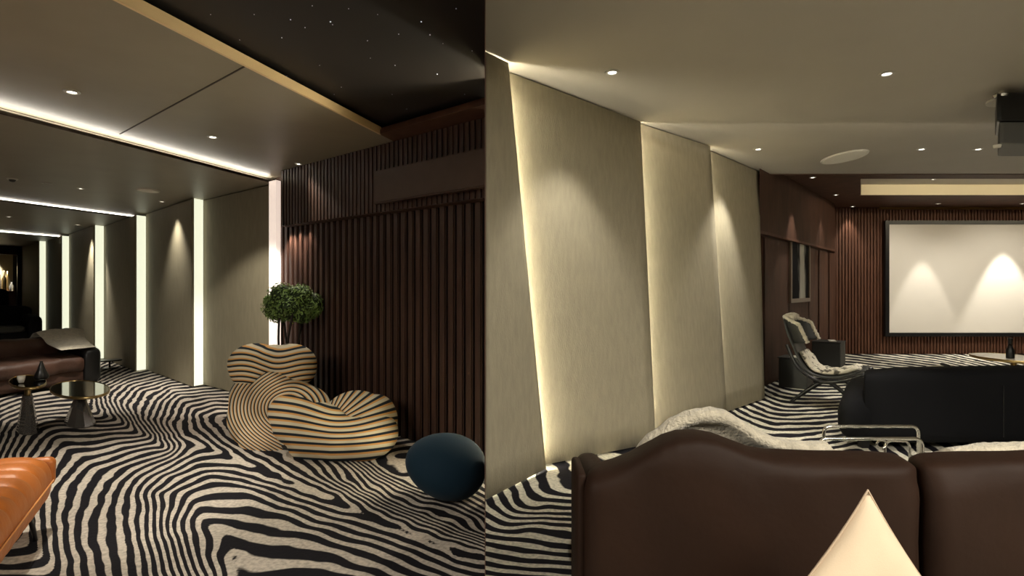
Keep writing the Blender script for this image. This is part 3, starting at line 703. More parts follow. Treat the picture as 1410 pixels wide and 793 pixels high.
# tan leather sofa: long axis runs along v, back towards the far end
def frame_of(origin, ax, ay):
    M = Matrix.Identity(4); z = Vector((0, 0, 1))
    for i in range(3): M[i][0] = ax[i]; M[i][1] = ay[i]; M[i][2] = z[i]; M[i][3] = origin[i]
    return M
def pad_bm(M, c, s, bev=.06, crumple=0, sag=0, seed=0, cuts=9, r=None):
    b = bmesh.new(); bmesh.ops.create_cube(b, size=1)
    bmesh.ops.subdivide_edges(b, edges=b.edges[:], cuts=max(9, cuts+(6 if crumple else 0)), use_grid_fill=True)
    r = r or min(.09, min(s)*.42); h = [d/2 for d in s]
    for q in b.verts:
        t = [math.sin(max(-1, min(1, w*2))*math.pi/2)*(.55)+w*2*.45 for w in q.co]
        p = Vector([t[i]*h[i] for i in range(3)])
        inn = Vector([max(-(h[i]-r), min(h[i]-r, p[i])) for i in range(3)])
        dlt = p-inn
        if dlt.length > 1e-6: p = inn+dlt.normalized()*r
        # puff
        p.z += .10*s[2]*(1-(p.x/h[0])**2)*(1-(p.y/h[1])**2)*(1 if p.z > 0 else 0)*(.6 if r < .2 else 0)
        x, y, z = p
        if crumple:
            nn = noise.noise(Vector((x*5+seed, y*5, z*5)))*crumple+noise.noise(Vector((x*14+seed, y*14, z*9)))*crumple*.5
            x += nn*.6; z += nn; y += nn*.7
        q.co = Vector((x+c[0], y+c[1], z+c[2]))
    bmesh.ops.transform(b, matrix=M, verts=b.verts)
    bmesh.ops.recalc_face_normals(b, faces=b.faces); return b
so = F(141, 527)
Ms = frame_of(so, v, u)                                    # x along the sofa (towards the left of the picture), y towards the far end
t = thing('sofa', 'low crumpled tan leather sofa at the left behind the round tables', 'sofa', so)
LS = 2.9
obj('base', pad_bm(Ms, (LS/2, .52, .13), (LS-.1, .92, .20)), leather_l, t, True)
obj('seat_cushion', pad_bm(Ms, (.78, .45, .29), (1.15, .88, .2), crumple=.02, seed=1, cuts=9), leather_l, t, True)
obj('seat_cushion', pad_bm(Ms, (2.0, .45, .29), (1.25, .88, .2), crumple=.02, seed=5, cuts=9), leather_l, t, True)
obj('back_cushion', pad_bm(Ms, (.98, .88, .43), (1.25, .3, .36), crumple=.035, seed=2, cuts=9), leather_l, t, True)
obj('back_cushion', pad_bm(Ms, (2.2, .88, .43), (1.2, .3, .36), crumple=.035, seed=8, cuts=9), leather_l, t, True)
obj('back_frame', pad_bm(Ms, (LS/2, 1.05, .33), (LS, .2, .50)), leather_l, t, True)
obj('armrest', pad_bm(Ms, (.12, .5, .25), (.24, 1.0, .47)), blackm, t, True)
for a, c in ((.1, .08), (LS-.1, .08), (.1, 1.0), (LS-.1, 1.0)):
    q = Ms @ Vector((a, c, .0)); obj('leg', box_bm(q+Vector((0, 0, .02)), (.05, .05, .04)), blackm, t)
# hide throw over its right end
def throw_bm(M, pts, w, th, amp, nx=26, ny=18, seed=0, wfn=None):
    """thick soft sheet following a profile (local y, z), spread over local x"""
    cp = curve_pts([Vector((0, p[0], p[1])) for p in pts], 6); n = len(cp); b = bmesh.new(); top = []; bot = []
    for i, p in enumerate(cp):
        tg = (cp[min(i+1, n-1)]-cp[max(i-1, 0)]).normalized(); nr = Vector((0, -tg.z, tg.y)); a = []; c = []
        f = i/(n-1)
        for k in range(ny+1):
            s = k/ny*2-1; ww = w[0]+(w[1]-w[0])*f
            ww *= 1+.12*noise.noise(Vector((seed, f*4, 3*(s > 0))))
            edge = (1-abs(s)**4)*(1-abs(2*f-1)**8)
            q = p+Vector((w[2]+s*ww, 0, 0)); nz = noise.noise(q*9+Vector((seed, 0, 0)))+.5*noise.noise(q*25)
            a.append(b.verts.new(q+nr*(th*max(.1, edge)+amp*nz*edge))); c.append(b.verts.new(q+nr*.002))
        top.append(a); bot.append(c)
    for i in range(n-1):
        for k in range(ny):
            b.faces.new((top[i][k], top[i][k+1], top[i+1][k+1], top[i+1][k])); b.faces.new((bot[i][k], bot[i+1][k], bot[i+1][k+1], bot[i][k+1]))
        b.faces.new((top[i][0], top[i+1][0], bot[i+1][0], bot[i][0])); b.faces.new((top[i][ny], bot[i][ny], bot[i+1][ny], top[i+1][ny]))
    for e, i in ((0, 0), (1, n-1)):
        for k in range(ny): b.faces.new((top[i][k], top[i][k+1], bot[i][k+1], bot[i][k]))
    bmesh.ops.recalc_face_normals(b, faces=b.faces); bmesh.ops.transform(b, matrix=M, verts=b.verts); return b
o = obj('fur_throw', throw_bm(Ms, [(.0, .50), (.3, .52), (.62, .56), (.8, .63), (.95, .68), (1.12, .66), (1.2, .60)], (.22, .34, .30), .035, .012, seed=3, ny=24), fur, None, True)
tag(o, 'cream fur throw spread over the right end of the tan sofa', 'throw')
# low dark side table beyond the sofa end
p = F(151, 507); t = thing('side_table', 'low thin black side table beyond the tan sofa by the cream wall', 'table', p)
obj('tabletop', lathe_bm([(0, .12), (.17, .12), (.175, .13), (.17, .14), (0, .14)], p, 30, 1.0, .9), blackm, t)
obj('stem', lathe_bm([(0, 0), (.09, 0), (.09, .01), (.015, .02), (.015, .12), (0, .12)], p, 16), blackm, t)
# black armchair / tub sofa behind
bo = Vector((tx(56)*10.6, 10.6, 0)); Mb = frame_of(bo, v, u)
t = thing('black_armchair', 'large rounded black leather armchair behind the tan sofa', 'armchair', bo)
obj('base', pad_bm(Mb, (1.0, .45, .25), (1.9, .9, .48)), velvet, t, True)
obj('backrest', pad_bm(Mb, (1.0, .80, .58), (2.0, .26, .70), cuts=7), velvet, t, True)
obj('armrest', pad_bm(Mb, (.1, .4, .42), (.26, .95, .66)), velvet, t, True)
obj('armrest', pad_bm(Mb, (1.9, .4, .42), (.26, .95, .66)), velvet, t, True)
obj('seat_cushion', pad_bm(Mb, (1.0, .35, .52), (1.5, .74, .12)), grey_m, t, True)
bo2 = Vector((tx(27)*13.2, 13.2, 0)); Mb2 = frame_of(bo2, v, u)
t = thing('black_armchair', 'tall black high-backed chair at the far left in front of the bar', 'armchair', bo2)
obj('seat', pad_bm(Mb2, (.8, .4, .3), (1.5, .8, .56)), velvet, t, True)
obj('backrest', pad_bm(Mb2, (.85, .62, .78), (1.45, .28, .95)), velvet, t, True)
# bar shelf with glasses at the far end
bs = far+u*.75; 
shf = thing('bar_shelf', 'bar shelf with glassware glowing at the far end of the room', 'shelf', bs)
obj('counter', prism_bm([bs+v*.0, bs+v*3, bs+v*3+u*.35, bs+u*.35], 0, 1.22), wood, shf)
obj('back_panel', prism_bm([bs+v*.0+u*.36, bs+v*3+u*.36, bs+v*3+u*.4, bs+u*.4], 1.2, 2.4), cream_l, shf)
k = 0
for zz in (1.221,):
    for j in range(4):
        for r_ in (0, 1):
            q = bs+v*(.08+.17*j+.07*r_)+u*(.08+.16*r_)+Vector((0, 0, zz)); hgt = .24+.1*((j*7+r_*3) % 4)
            o = obj('bottle', lathe_bm([(0, 0), (.045, 0), (.05, .02), (.05, hgt*.6), (.018, hgt*.75), (.016, hgt), (0, hgt)], q, 14), (glass, brass, smoke)[(j+r_) % 3], None, True)
            tag(o, ('clear glass', 'brass', 'smoked glass')[(j+r_) % 3]+' bottle on the far bar, '+('front', 'back')[r_]+' row, '+('nearest the wall end', 'second from the wall end', 'third from the wall end', 'fourth from the wall end')[j], 'bottle', 'bottles on the far bar shelf')
l = bpy.data.lights.new('spot', 'SPOT'); l.energy = 420; l.color = NEUT; l.spot_size = R(50); l.spot_blend = .3; l.shadow_soft_size = .03
o = bpy.data.objects.new('spot_lamp', l); C.objects.link(o); q = bs+v*.35+u*.18; o.location = (q.x, q.y, 2.33)
pd = K(16, 336, .95)
# orange quilted lounge seat
oA = Vector((-2.50, 2.97, 0)); oB = Vector((-2.07, 2.22, 0)); ax = (oB-oA).normalized(); ay = Vector((ax.y, -ax.x, 0))
if ay.x > 0: ay = -ay
Mo = frame_of(oA, ax, ay)
t = thing('quilted_chaise', 'orange quilted leather chaise on thin black legs, front left', 'seat', oA)
LO = 1.5
b = bmesh.new(); nxs, nr = 150, 44
prev = None; W = .95; Hc = .262; Ht = .125
for i in range(nxs+1):
    f = i/nxs; x = f*LO; ring = []
    endf = min(1, (min(f, 1-f)/.035)); ef = math.sqrt(max(0, 1-(1-endf)**2)); ef = .55+.45*ef if 0 < f < 1 else .5
    seam = .017*(abs(math.sin(math.pi*x/.125))**.5)
    for k in range(nr):
        a = 2*math.pi*k/nr; ca, sa = math.cos(a), math.sin(a); e = .62
        yy = math.copysign(abs(ca)**.30, ca)*(W/2) if ca > 0 else -abs(ca)**.22*(W/2)+.0; zz = math.copysign(abs(sa)**.9, sa)*Ht*1.08
        wr_ = .006*noise.noise(Vector((x*16, a*3, 0)))+.004*noise.noise(Vector((x*45, a*5, 2)))
        quilt = .008*abs(math.sin(2*a))
        s = 1+seam*3+wr_*5
        ring.append(b.verts.new((x, yy*(.9+.1*ef)+W/2, Hc+zz*ef*s+seam*math.copysign(.6, zz))))
    if prev:
        for k in range(nr): b.faces.new((prev[k], prev[(k+1) % nr], ring[(k+1) % nr], ring[k]))
    else: b.faces.new(ring[::-1])
    prev = ring
b.faces.new(prev); bmesh.ops.transform(b, matrix=Mo, verts=b.verts); bmesh.ops.recalc_face_normals(b, faces=b.faces)
obj('seat_cushion', b, leather_o, t, True)
# stitched seams along the side
for zz in (.262,):
    pts = [Mo @ Vector((.03+(LO-.06)*k/30, -.006, zz)) for k in range(31)]
    obj('piping', tube_bm(pts, .004, 6), mat('orange_piping', (.75, .33, .10), .5) , t, True)
pts = curve_pts([Mo @ Vector((.0-.012, .0+.02, .16)), Mo @ Vector((-.03, .03, .26)), Mo @ Vector((-.012, .05, .375))], 5)
obj('pillow_roll', blob_bm if False else pad_bm(Mo, (-.01, .14, .30), (.07, .3, .15), crumple=.012, seed=3), leather_o, t, True)
for a, c in ((.2, .06), (LO-.2, .06), (.2, W-.08), (LO-.2, W-.08)):
    q0 = Mo @ Vector((a, c, .16)); q1 = Mo @ Vector((a-.03, c-.02, .0))
    obj('leg', tube_bm([q0, q1], [.014, .009], 10), blackm, t, True)
bfr = box_bm((LO/2, W/2, .15), (LO-.3, W-.2, .02)); bmesh.ops.transform(bfr, matrix=Mo, verts=bfr.verts); obj('frame', bfr, blackm, t)

# ================================================================== furniture, right room
def lay(Y): return lambda px, py: P(px, py, Y)
# brown leather sofa seen from behind
sp_ = thing('sofa', 'dark brown leather sofa seen from behind in the foreground', 'sofa', (1.4, 2.3, 0))
YB = 1.95
def prof(pts):
    xs = [q[0] for q in pts]; zs = [q[1] for q in pts]
    return lambda x: float(np.interp(x, xs, zs))
tl_ = [(px, py) for px, py in [(800, 652), (806, 641), (815, 636), (835, 631), (860, 622), (885, 608), (905, 597), (925, 591), (950, 590), (975, 594), (1000, 603), (1025, 612), (1050, 616), (1120, 618), (1200, 621), (1232, 623), (1244, 628), (1250, 636)]]
tr_ = [(1251, 634), (1258, 627), (1275, 624), (1330, 621), (1380, 619), (1410, 618), (1500, 617), (1580, 620), (1590, 630)]
def cushion(name, tops, zb, th, m, parent, seed, yb=YB, nz=26):
    xs = [tx(q[0])*(yb+th*.5)-th*.06 for q in tops]; zs = [HC-(q[1]-CY)/FP*(yb+th*.72) for q in tops]
    n = 90; b = bmesh.new(); rings = []
    for i in range(n+1):
        f = i/n; x = xs[0]+(xs[-1]-xs[0])*f; zt = float(np.interp(x, xs, zs))
        e = min(f, 1-f)*(xs[-1]-xs[0])/.09; e = min(1, e); rnd = math.sqrt(max(0, 1-(1-e)**2)); rnd = max(rnd, .03)
        ring = []; K_ = 40
        for k in range(K_):
            a = 2*math.pi*k/K_; ca, sa = math.cos(a), math.sin(a)
            yy = math.copysign(abs(ca)**.55, ca)*th/2*(.35+.65*rnd)
            zc = (zt+zb)/2; zz = zc+math.copysign(abs(sa)**.28, sa)*(zt-zb)/2
            wv = .006*noise.noise(Vector((x*4+seed, zz*3, a)))+.003*noise.noise(Vector((x*2+seed, zz*16, 0)))
            ring.append(b.verts.new((x+(yy+th/2)*.25, yb+th/2+yy+wv*3*(-1 if ca < 0 else 1), zz)))
        if rings:
            for k in range(K_): b.faces.new((rings[-1][k], rings[-1][(k+1) % K_], ring[(k+1) % K_], ring[k]))
        else: b.faces.new(ring[::-1])
        rings.append(ring)
    b.faces.new(rings[-1]); bmesh.ops.recalc_face_normals(b, faces=b.faces)
    return obj(name, b, m, parent, True)
cushion('back_cushion', tl_, .10, .24, leather_b, sp_, 1)
cushion('back_cushion', tr_, .10, .24, leather_b, sp_, 7)
obj('side_panel', box_bm((tx(798)*2.0+.012, 2.13, .31), (.035, .22, .60), bevel=.014, seg=3), leather_b, sp_, True)
obj('armrest', pad_bm(Matrix.Identity(4), (.40, 2.58, .26), (.14, .66, .34)), leather_b, sp_, True)
obj('armrest', pad_bm(Matrix.Identity(4), (2.45, 2.58, .26), (.14, .66, .34)), leather_b, sp_, True)
obj('side_panel', box_bm((tx(1597)*2.02+.02, 2.13, .31), (.035, .22, .60), bevel=.014, seg=3), leather_b, sp_, True)
obj('base', box_bm((1.42, 2.54, .16), (1.9, .72, .16), bevel=.02), leather_b, sp_, True)
obj('seat_cushion', pad_bm(Matrix.Identity(4), (.94, 2.58, .30), (.92, .68, .15)), leather_b, sp_, True)
obj('seat_cushion', pad_bm(Matrix.Identity(4), (1.9, 2.58, .30), (.92, .68, .15)), leather_b, sp_, True)
for a, c in ((.52, 2.25), (2.3, 2.25), (.52, 2.84), (2.3, 2.84)):
    obj('leg', box_bm((a, c, .04), (.05, .05, .08)), blackm, sp_)
# cream sheepskin hanging over the sofa back on the far side
def sheep(name, tops, y0, drop, label, amp=.007):
    xs = [tx(q[0])*y0 for q in tops]; zs = [HC-(q[1]-CY)/FP*(y0+.06) for q in tops]
    n = 110; b = bmesh.new(); rows = []
    prof_ = [(0, 0), (.012, .02), (.05, .035), (.09, .02), (.12, -.05), (.14, -.16), (.15, -.26), (.09, -.27), (.07, -.1), (.05, -.03), (.02, -.03)]
    for i in range(n+1):
        f = i/n; x = xs[0]+(xs[-1]-xs[0])*f; zt = float(np.interp(x, xs, zs)); e = min(1, min(f, 1-f)/.05); e = .15+.85*math.sqrt(max(0, 1-(1-e)**2))
        row = []
        for (dy, dz) in prof_:
            q = Vector((x, y0+dy*1.0, zt-.035+dz*e*(drop if dz < 0 else 1)))
            nz = noise.noise(q*11)+.6*noise.noise(q*30)
            row.append(b.verts.new(q+Vector((0, .5*nz*amp, nz*amp))))
        if rows:
            m_ = len(row)
            for k in range(m_): b.faces.new((rows[-1][k], rows[-1][(k+1) % m_], row[(k+1) % m_], row[k]))
        else: b.faces.new(row[::-1])
        rows.append(row)
    b.faces.new(rows[-1]); bmesh.ops.recalc_face_normals(b, faces=b.faces); bmesh.ops.smooth_vert(b, verts=b.verts, factor=.4)
    o = obj(name, b, fur, None, True); tag(o, label, 'throw', 'sheepskins'); 
    del o['group']; return o
sheep('sheepskin_throw', [(884, 608), (905, 592), (925, 576), (945, 565), (965, 560), (985, 559), (1005, 563), (1022, 574), (1045, 588), (1070, 598), (1100, 603), (1130, 606), (1148, 604), (1154, 609)], 2.215, 1, 'pale sheepskin draped over the left hump of the brown sofa')
sheep('sheepskin_throw', [(1315, 616), (1340, 612), (1370, 609), (1400, 607), (1450, 606), (1500, 612)], 2.215, .7, 'strip of pale fur along the right part of the brown sofa top', .006)
# bench and ivory pillow in front
def pillow(c, side, th, M, n=26):
    b = bmesh.new(); G = {}
    for sgn in (1, -1):
        for i in range(n+1):
            for j in range(n+1):
                if sgn < 0 and (i in (0, n) or j in (0, n)): G[(sgn, i, j)] = G[(1, i, j)]; continue
                x = i/n*2-1; y = j/n*2-1
                pin = 1-.05*(1-x*x)*(abs(y)**3)      # sides draw in between the corners
                pin2 = 1-.05*(1-y*y)*(abs(x)**3)
                h = ((1-x**4)*(1-y**4))**.75 if abs(x) < 1 and abs(y) < 1 else 0
                w_ = .006*noise.noise(Vector((x*2.5, y*2.5, sgn*3)))
                G[(sgn, i, j)] = b.verts.new((x*side/2*pin2-y*side*.045, sgn*th/2*h+w_*h, y*side/2*pin-x*side*.045))
        for i in range(n):
            for j in range(n): b.faces.new((G[(sgn, i, j)], G[(sgn, i+1, j)], G[(sgn, i+1, j+1)], G[(sgn, i, j+1)]))
    edge = [G[(1, i, 0)].co.copy() for i in range(n)]+[G[(1, n, j)].co.copy() for j in range(n)]+[G[(1, n-i, n)].co.copy() for i in range(n)]+[G[(1, 0, n-j)].co.copy() for j in range(n)]
    T = Matrix.Translation(c) @ M.to_4x4()
    bmesh.ops.transform(b, matrix=T, verts=b.verts); bmesh.ops.recalc_face_normals(b, faces=b.faces)
    return b, [T @ e for e in edge]
MP = Matrix.Rotation(R(12), 3, 'Z') @ Matrix.Rotation(R(-8), 3, 'X') @ Matrix.Rotation(R(53), 3, 'Y')
apex = P(1195, 675, 1.64)
pb, edge = pillow(Vector((0, 0, 0)), .43, .12, MP)
top = max(edge, key=lambda e: e.z); low = min(edge, key=lambda e: e.z)
dv = apex-top; bmesh.ops.translate(pb, vec=dv, verts=pb.verts); edge = [e+dv for e in edge]
print('PILLOW low', min(q.co.z for q in pb.verts), [round(k, 3) for k in (min(q.co.y for q in pb.verts), max(q.co.y for q in pb.verts))])
t = thing('pillow', 'ivory pillow with piped edge standing on one corner before the brown sofa', 'pillow', (apex.x, 1.62, low.z+dv.z))
obj('cover', pb, pillow_m, t, True)
obj('piping', tube_bm(edge, .0035, 7, True), mat('taupe_piping', (.50, .38, .27), .8), t, True)

bt = min(e.z for e in edge)-.003
bn = thing('bench', 'low dark leather bench just below the ivory pillow', 'bench', (1.0, 1.62, 0))
obj('seat', box_bm((1.0, 1.60, bt-.062), (.9, .36, .12), bevel=.03, seg=3), leather_b, bn, True)
for a in (-.38, .38):
    for c in (-.12, .12): obj('leg', box_bm((1.0+a, 1.60+c, (bt-.12)/2), (.04, .04, bt-.12)), blackm, bn)
# black velvet sofa
bs_ = thing('sofa', 'long black velvet sofa facing the projection screen', 'sofa', (4.6, 4.6, 0))
YV = 4.3; xl_ = tx(1153)*YV; zt_ = HC-(514-CY)/FP*YV
XR = 7.4
b = bmesh.new(); prev = None
def ztop(x):
    d_ = x-xl_; r_ = .30
    return zt_-(.0 if d_ > r_ else (r_-math.sqrt(max(0, r_*r_-(r_-d_)**2)))*1.05)
SK = Matrix.Identity(4); SK[0][1] = .68; SK[0][3] = -.68*YV        # the room's depth direction runs to the right
obj('backrest', pad_bm(SK, ((xl_+.20+XR)/2, YV+.16, (zt_+.03)/2+.02), (XR-xl_-.20, .30, zt_-.05), r=.07), velvet, bs_, True)
obj('armrest', pad_bm(SK, (xl_+.17, YV+.52, .25), (.36, 1.02, .38), r=.15), velvet, bs_, True)
obj('armrest', pad_bm(SK, (XR+.1, YV+.52, .25), (.36, 1.02, .38), r=.15), velvet, bs_, True)
obj('base', pad_bm(SK, ((xl_+XR)/2+.05, YV+.55, .13), (XR-xl_-.2, .85, .14)), velvet, bs_)
for k in range(3):
    w_ = (XR-xl_-.45)/3; obj('seat_cushion', pad_bm(SK, (xl_+.36+w_*(k+.5), YV+.62, .27), (w_-.01, .62, .16)), velvet, bs_, True)
obj('seam', tube_bm([(tx(1383)*YV, YV+.006, .12), (tx(1383)*YV, YV+.006, zt_-.10)], .004, 6), blackm, bs_)
for a in (xl_+.2, XR-.0):
    for c in (YV+.15, YV+.9): obj('leg', box_bm(SK @ Vector((a, c, .03)), (.06, .06, .06)), blackm, bs_)
# chrome tube table between the sofas, with a zebra runner under it
ct = thing('tube_table', 'low chrome tube table between the brown and black sofas', 'table', (2.3, 3.45, 0))
YT = 3.35
def tp(px, py, Y=YT): return P(px, py, Y)
def bend(a, c_, d_, r=.05, n=6):
    a, c_, d_ = Vector(a), Vector(c_), Vector(d_); e1 = (a-c_).normalized(); e2 = (d_-c_).normalized(); out = []
    for i in range(n+1):
        t_ = i/n; out.append((c_+e1*r)*(1-t_)**2+c_*2*t_*(1-t_)+(c_+e2*r)*t_*t_)
    return out
def hoop(Y, x0, x1, z, r=.011):
    A, B, Cc_, D = Vector((x0, Y, 0.012)), Vector((x0, Y, z)), Vector((x1, Y, z)), Vector((x1, Y, 0.012))
    return tube_bm([A]+bend(A, B, Cc_)+bend(B, Cc_, D)+[D], r, 10)
x0_, x1_ = tx(1128)*YT, tx(1270)*YT
obj('frame', hoop(YT, x0_, x1_, HC-(604-CY)/FP*YT), chrome, ct, True)
obj('frame', hoop(YT+.30, x0_+.20, x1_+.20, HC-(604-CY)/FP*YT), chrome, ct, True)
obj('shelf_tube', hoop(YT+.05, tx(1226)*YT, tx(1261)*YT, HC-(610-CY)/FP*YT, .008), chrome, ct, True)
pr = [Vector((tx(1220)*YT+.03*math.cos(a), YT+.04, HC-(614-CY)/FP*YT+.024*math.sin(a))) for a in [2*math.pi*k/20 for k in range(20)]]
obj('ring', tube_bm(pr, .006, 8, True), chrome, ct, True)
for x_ in (x0_, x1_):
    obj('crossbar', tube_bm([(x_, YT, .02), (x_+.2, YT+.30, .02)], .009, 8), chrome, ct)
# lounge chair with sheepskin
cy_ = 6.35; cxp = tx(1092)*cy_
fa = R(-40); fx = Vector((math.cos(fa), math.sin(fa), 0)); wy = Vector((-fx.y, fx.x, 0))
Mc = frame_of(Vector((cxp, cy_+.05, 0)), fx, wy)
t = thing('lounge_chair', 'dark curved lounge chair with headrest wings and spotted sheepskin', 'armchair', (cxp, cy_+.05, 0))
pr_ = curve_pts([Vector(q) for q in [(-.06, 0, .93), (-.03, 0, .80), (.04, 0, .62), (.12, 0, .45), (.22, 0, .33), (.36, 0, .285), (.52, 0, .295), (.67, 0, .345), (.76, 0, .40)]], 5)
def shell(lift, th, w0, i0, i1, m, name, amp=0, seed=0, wing=0):
    b = bmesh.new(); rows = []; ny = 16; cp = pr_[i0:i1]; n = len(cp)
    for i, p in enumerate(cp):
        tg = (cp[min(i+1, n-1)]-cp[max(i-1, 0)]).normalized(); nr = Vector((-tg.z, 0, tg.x))
        if nr.z < 0 and nr.x < 0: nr = -nr
        g = (i0+i)/len(pr_); hd = max(0, 1-g/.26)             # head part
        row = []
        loop = [(s/ny*2-1, 1) for s in range(ny+1)]+[(1-s/ny*2, 0) for s in range(ny+1)]
        e_ = min(1, min(i, n-1-i)/2.0)
        for s, up in loop:
            ww = w0*(.84+.16*min(1, g*3)) + wing*math.sin(min(1, hd*1.3)*math.pi)*0.03
            cup = .035*s*s+(wing*.17*abs(s)**3*min(1, hd*1.6))
            q = p+nr*(lift+cup+(th*(1-.6*abs(s)**6)*(.4+.6*e_) if up else 0))+Vector((0, s*ww/2, 0))
            if amp and up: q = q+nr*amp*(noise.noise(q*16+Vector((seed, 0, 0)))+.5*noise.noise(q*40))
            row.append(b.verts.new(q))
        if rows:
            for k in range(len(row)): b.faces.new((rows[-1][k], rows[-1][(k+1) % len(row)], row[(k+1) % len(row)], row[k]))
        else: b.faces.new(row[::-1])
        rows.append(row)
    b.faces.new(rows[-1]); bmesh.ops.recalc_face_normals(b, faces=b.faces); bmesh.ops.transform(b, matrix=Mc, verts=b.verts)
    return obj(name, b, m, t, True), rows
NP = len(pr_)
shell(0, .035, .54, 0, NP, grey_m, 'seat_shell', wing=0)
def headpt(s_, h_, off=0):
    return Mc @ Vector((-.04+.10*(1-h_)*.9+.19*abs(s_)**2.0-off, .30*math.sin(s_*1.35)/math.sin(1.35), .66+.29*h_-.06*abs(s_)**3*h_+.03*abs(s_)*(1-h_)))
b = bmesh.new(); fr_, bk_ = [], []
for i in range(25):
    fr_.append([b.verts.new(headpt(i/12-1, k/8)) for k in range(9)]); bk_.append([b.verts.new(headpt(i/12-1, k/8, .03)) for k in range(9)])
for i in range(24):
    for k in range(8):
        b.faces.new((fr_[i][k], fr_[i+1][k], fr_[i+1][k+1], fr_[i][k+1])); b.faces.new((bk_[i][k], bk_[i][k+1], bk_[i+1][k+1], bk_[i+1][k]))
    for k in (0, 8): b.faces.new((fr_[i][k], fr_[i+1][k], bk_[i+1][k], bk_[i][k]))
for i in (0, 24):
    for k in range(8): b.faces.new((fr_[i][k], fr_[i][k+1], bk_[i][k+1], bk_[i][k]))
bmesh.ops.recalc_face_normals(b, faces=b.faces); obj('headrest', b, grey_m, t, True)
spot_hide = bpy.data.materials.new('spotted_sheepskin'); spot_hide.use_nodes = True
nt = spot_hide.node_tree; N = nt.nodes; L = nt.links; p_ = N['Principled BSDF']; p_.inputs['Roughness'].default_value = .95
tc = N.new('ShaderNodeTexCoord'); n_ = N.new('ShaderNodeTexNoise'); n_.inputs['Scale'].default_value = 16; n_.inputs['Detail'].default_value = 3; L.new(tc.outputs['Object'], n_.inputs['Vector'])
r_ = N.new('ShaderNodeValToRGB'); L.new(n_.outputs['Fac'], r_.inputs[0]); r_.color_ramp.elements[0].position = .40; r_.color_ramp.elements[1].position = .47
r_.color_ramp.elements[0].color = (.10, .09, .07, 1); r_.color_ramp.elements[1].color = (.68, .63, .52, 1); L.new(r_.outputs[0], p_.inputs['Base Color'])
shell(.036, .06, .40, int(NP*.30), int(NP*.97), spot_hide, 'sheepskin', amp=.018, seed=2)
# fur edging round the headrest
hp2 = [headpt(-1, k/4) for k in range(4)]+[headpt(-1+k/6, 1) for k in range(13)]+[headpt(1, 1-k/4) for k in range(1, 5)]
hc = curve_pts(hp2, 4); b = tube_bm(hc, [.020+.012*noise.noise(Vector((k*.7, 0, 0))) for k in range(len(hc))], 10)
obj('fur_edging', b, fur, t, True)
me = blob_mesh([(Mc @ Vector((-.03, .20, .955)), (.075, .09, .05)), (Mc @ Vector((-.04, .10, .95)), (.07, .09, .045))], .012, 3)
displace(me, lambda p: .012*noise.noise(p*40)); mobj('fur_tuft', me, fur, t)
for sx_, ln in ((-1, 0), (1, 0)):
    yy = sx_*.25
    obj('leg', tube_bm(curve_pts([Mc @ Vector((.36, yy, .27)), Mc @ Vector((.22, yy*1.05, .16)), Mc @ Vector((.06, yy*1.15, .01))], 5), [.028-.0012*k for k in range(11)], 9), blackm, t, True)
    obj('leg', tube_bm(curve_pts([Mc @ Vector((.44, yy, .28)), Mc @ Vector((.58, yy*1.05, .17)), Mc @ Vector((.66, yy*1.1, .01))], 5), [.026-.0012*k for k in range(11)], 9), blackm, t, True)
    obj('arm_rail', tube_bm(curve_pts([Mc @ Vector((.02, yy*1.1, .66)), Mc @ Vector((.13, yy*1.12, .42)), Mc @ Vector((.34, yy*1.12, .28)), Mc @ Vector((.56, yy*1.12, .305)), Mc @ Vector((.78, yy*1.12, .40))], 5), .02, 9), blackm, t, True)
# two dark cube side tables behind the chair
def cube_table(px, py, s, h, label, nm):
    f = F(px, py); t = thing('cube_table', label, 'table', f)
    M_ = Matrix.Rotation(math.atan2(gd.y, gd.x), 3, 'Z')
    obj('body', box_bm(f+Vector((0, 0, h/2)), (s, s, h), bevel=.012, M=M_), grey_m, t)
    obj('top', box_bm(f+Vector((0, 0, h+.006)), (s+.02, s+.02, .012), M=M_), MATS['charcoal_grey'], t)
    return f, M_
f1, M1 = cube_table(1141, 503, .42, .40, 'dark cube side table behind the chair near the back corner', 0)
f2, M2 = cube_table(1096, 532, .34, .38, 'dark cube side table left of the chair against the wood wall', 1)
o = obj('magazine', box_bm(f1+Vector((.03, -.05, .4145+.006)), (.26, .10, .010), M=M1 @ Matrix.Rotation(.3, 3, 'Z')), white_m); tag(o, 'white magazine on the cube table near the back corner', 'magazine')
o = obj('magazine', box_bm(f2+Vector((-.03, -.03, .3945+.006)), (.16, .10, .010), M=M2), white_m); tag(o, 'white booklet on the cube table left of the chair', 'magazine')
# framed picture on the wood wall
a, c = gw(1088, .021), gw(1112, .021); zt2, zb2 = 2.0, 1.14
t = thing('framed_picture', 'framed dark abstract picture with a white streak on the wood wall', 'picture', (a+c)/2+Vector((0, 0, zb2)))
art = bpy.data.materials.new('abstract_streak'); art.use_nodes = True; nt = art.node_tree; N = nt.nodes; L = nt.links; p_ = N['Principled BSDF']; p_.inputs['Roughness'].default_value = .8; p_.inputs['Specular IOR Level'].default_value = .1
tc = N.new('ShaderNodeTexCoord'); mp = N.new('ShaderNodeMapping'); mp.inputs['Scale'].default_value = (1, 1, .35); L.new(tc.outputs['Generated'], mp.inputs[0])
n_ = N.new('ShaderNodeTexNoise'); n_.inputs['Scale'].default_value = 6; L.new(mp.outputs[0], n_.inputs['Vector'])
sx = N.new('ShaderNodeSeparateXYZ'); L.new(tc.outputs['Generated'], sx.inputs[0])
a1 = N.new('ShaderNodeMath'); a1.operation = 'MULTIPLY_ADD'; L.new(n_.outputs['Fac'], a1.inputs[0]); a1.inputs[1].default_value = .35; L.new(sx.outputs['X'], a1.inputs[2])
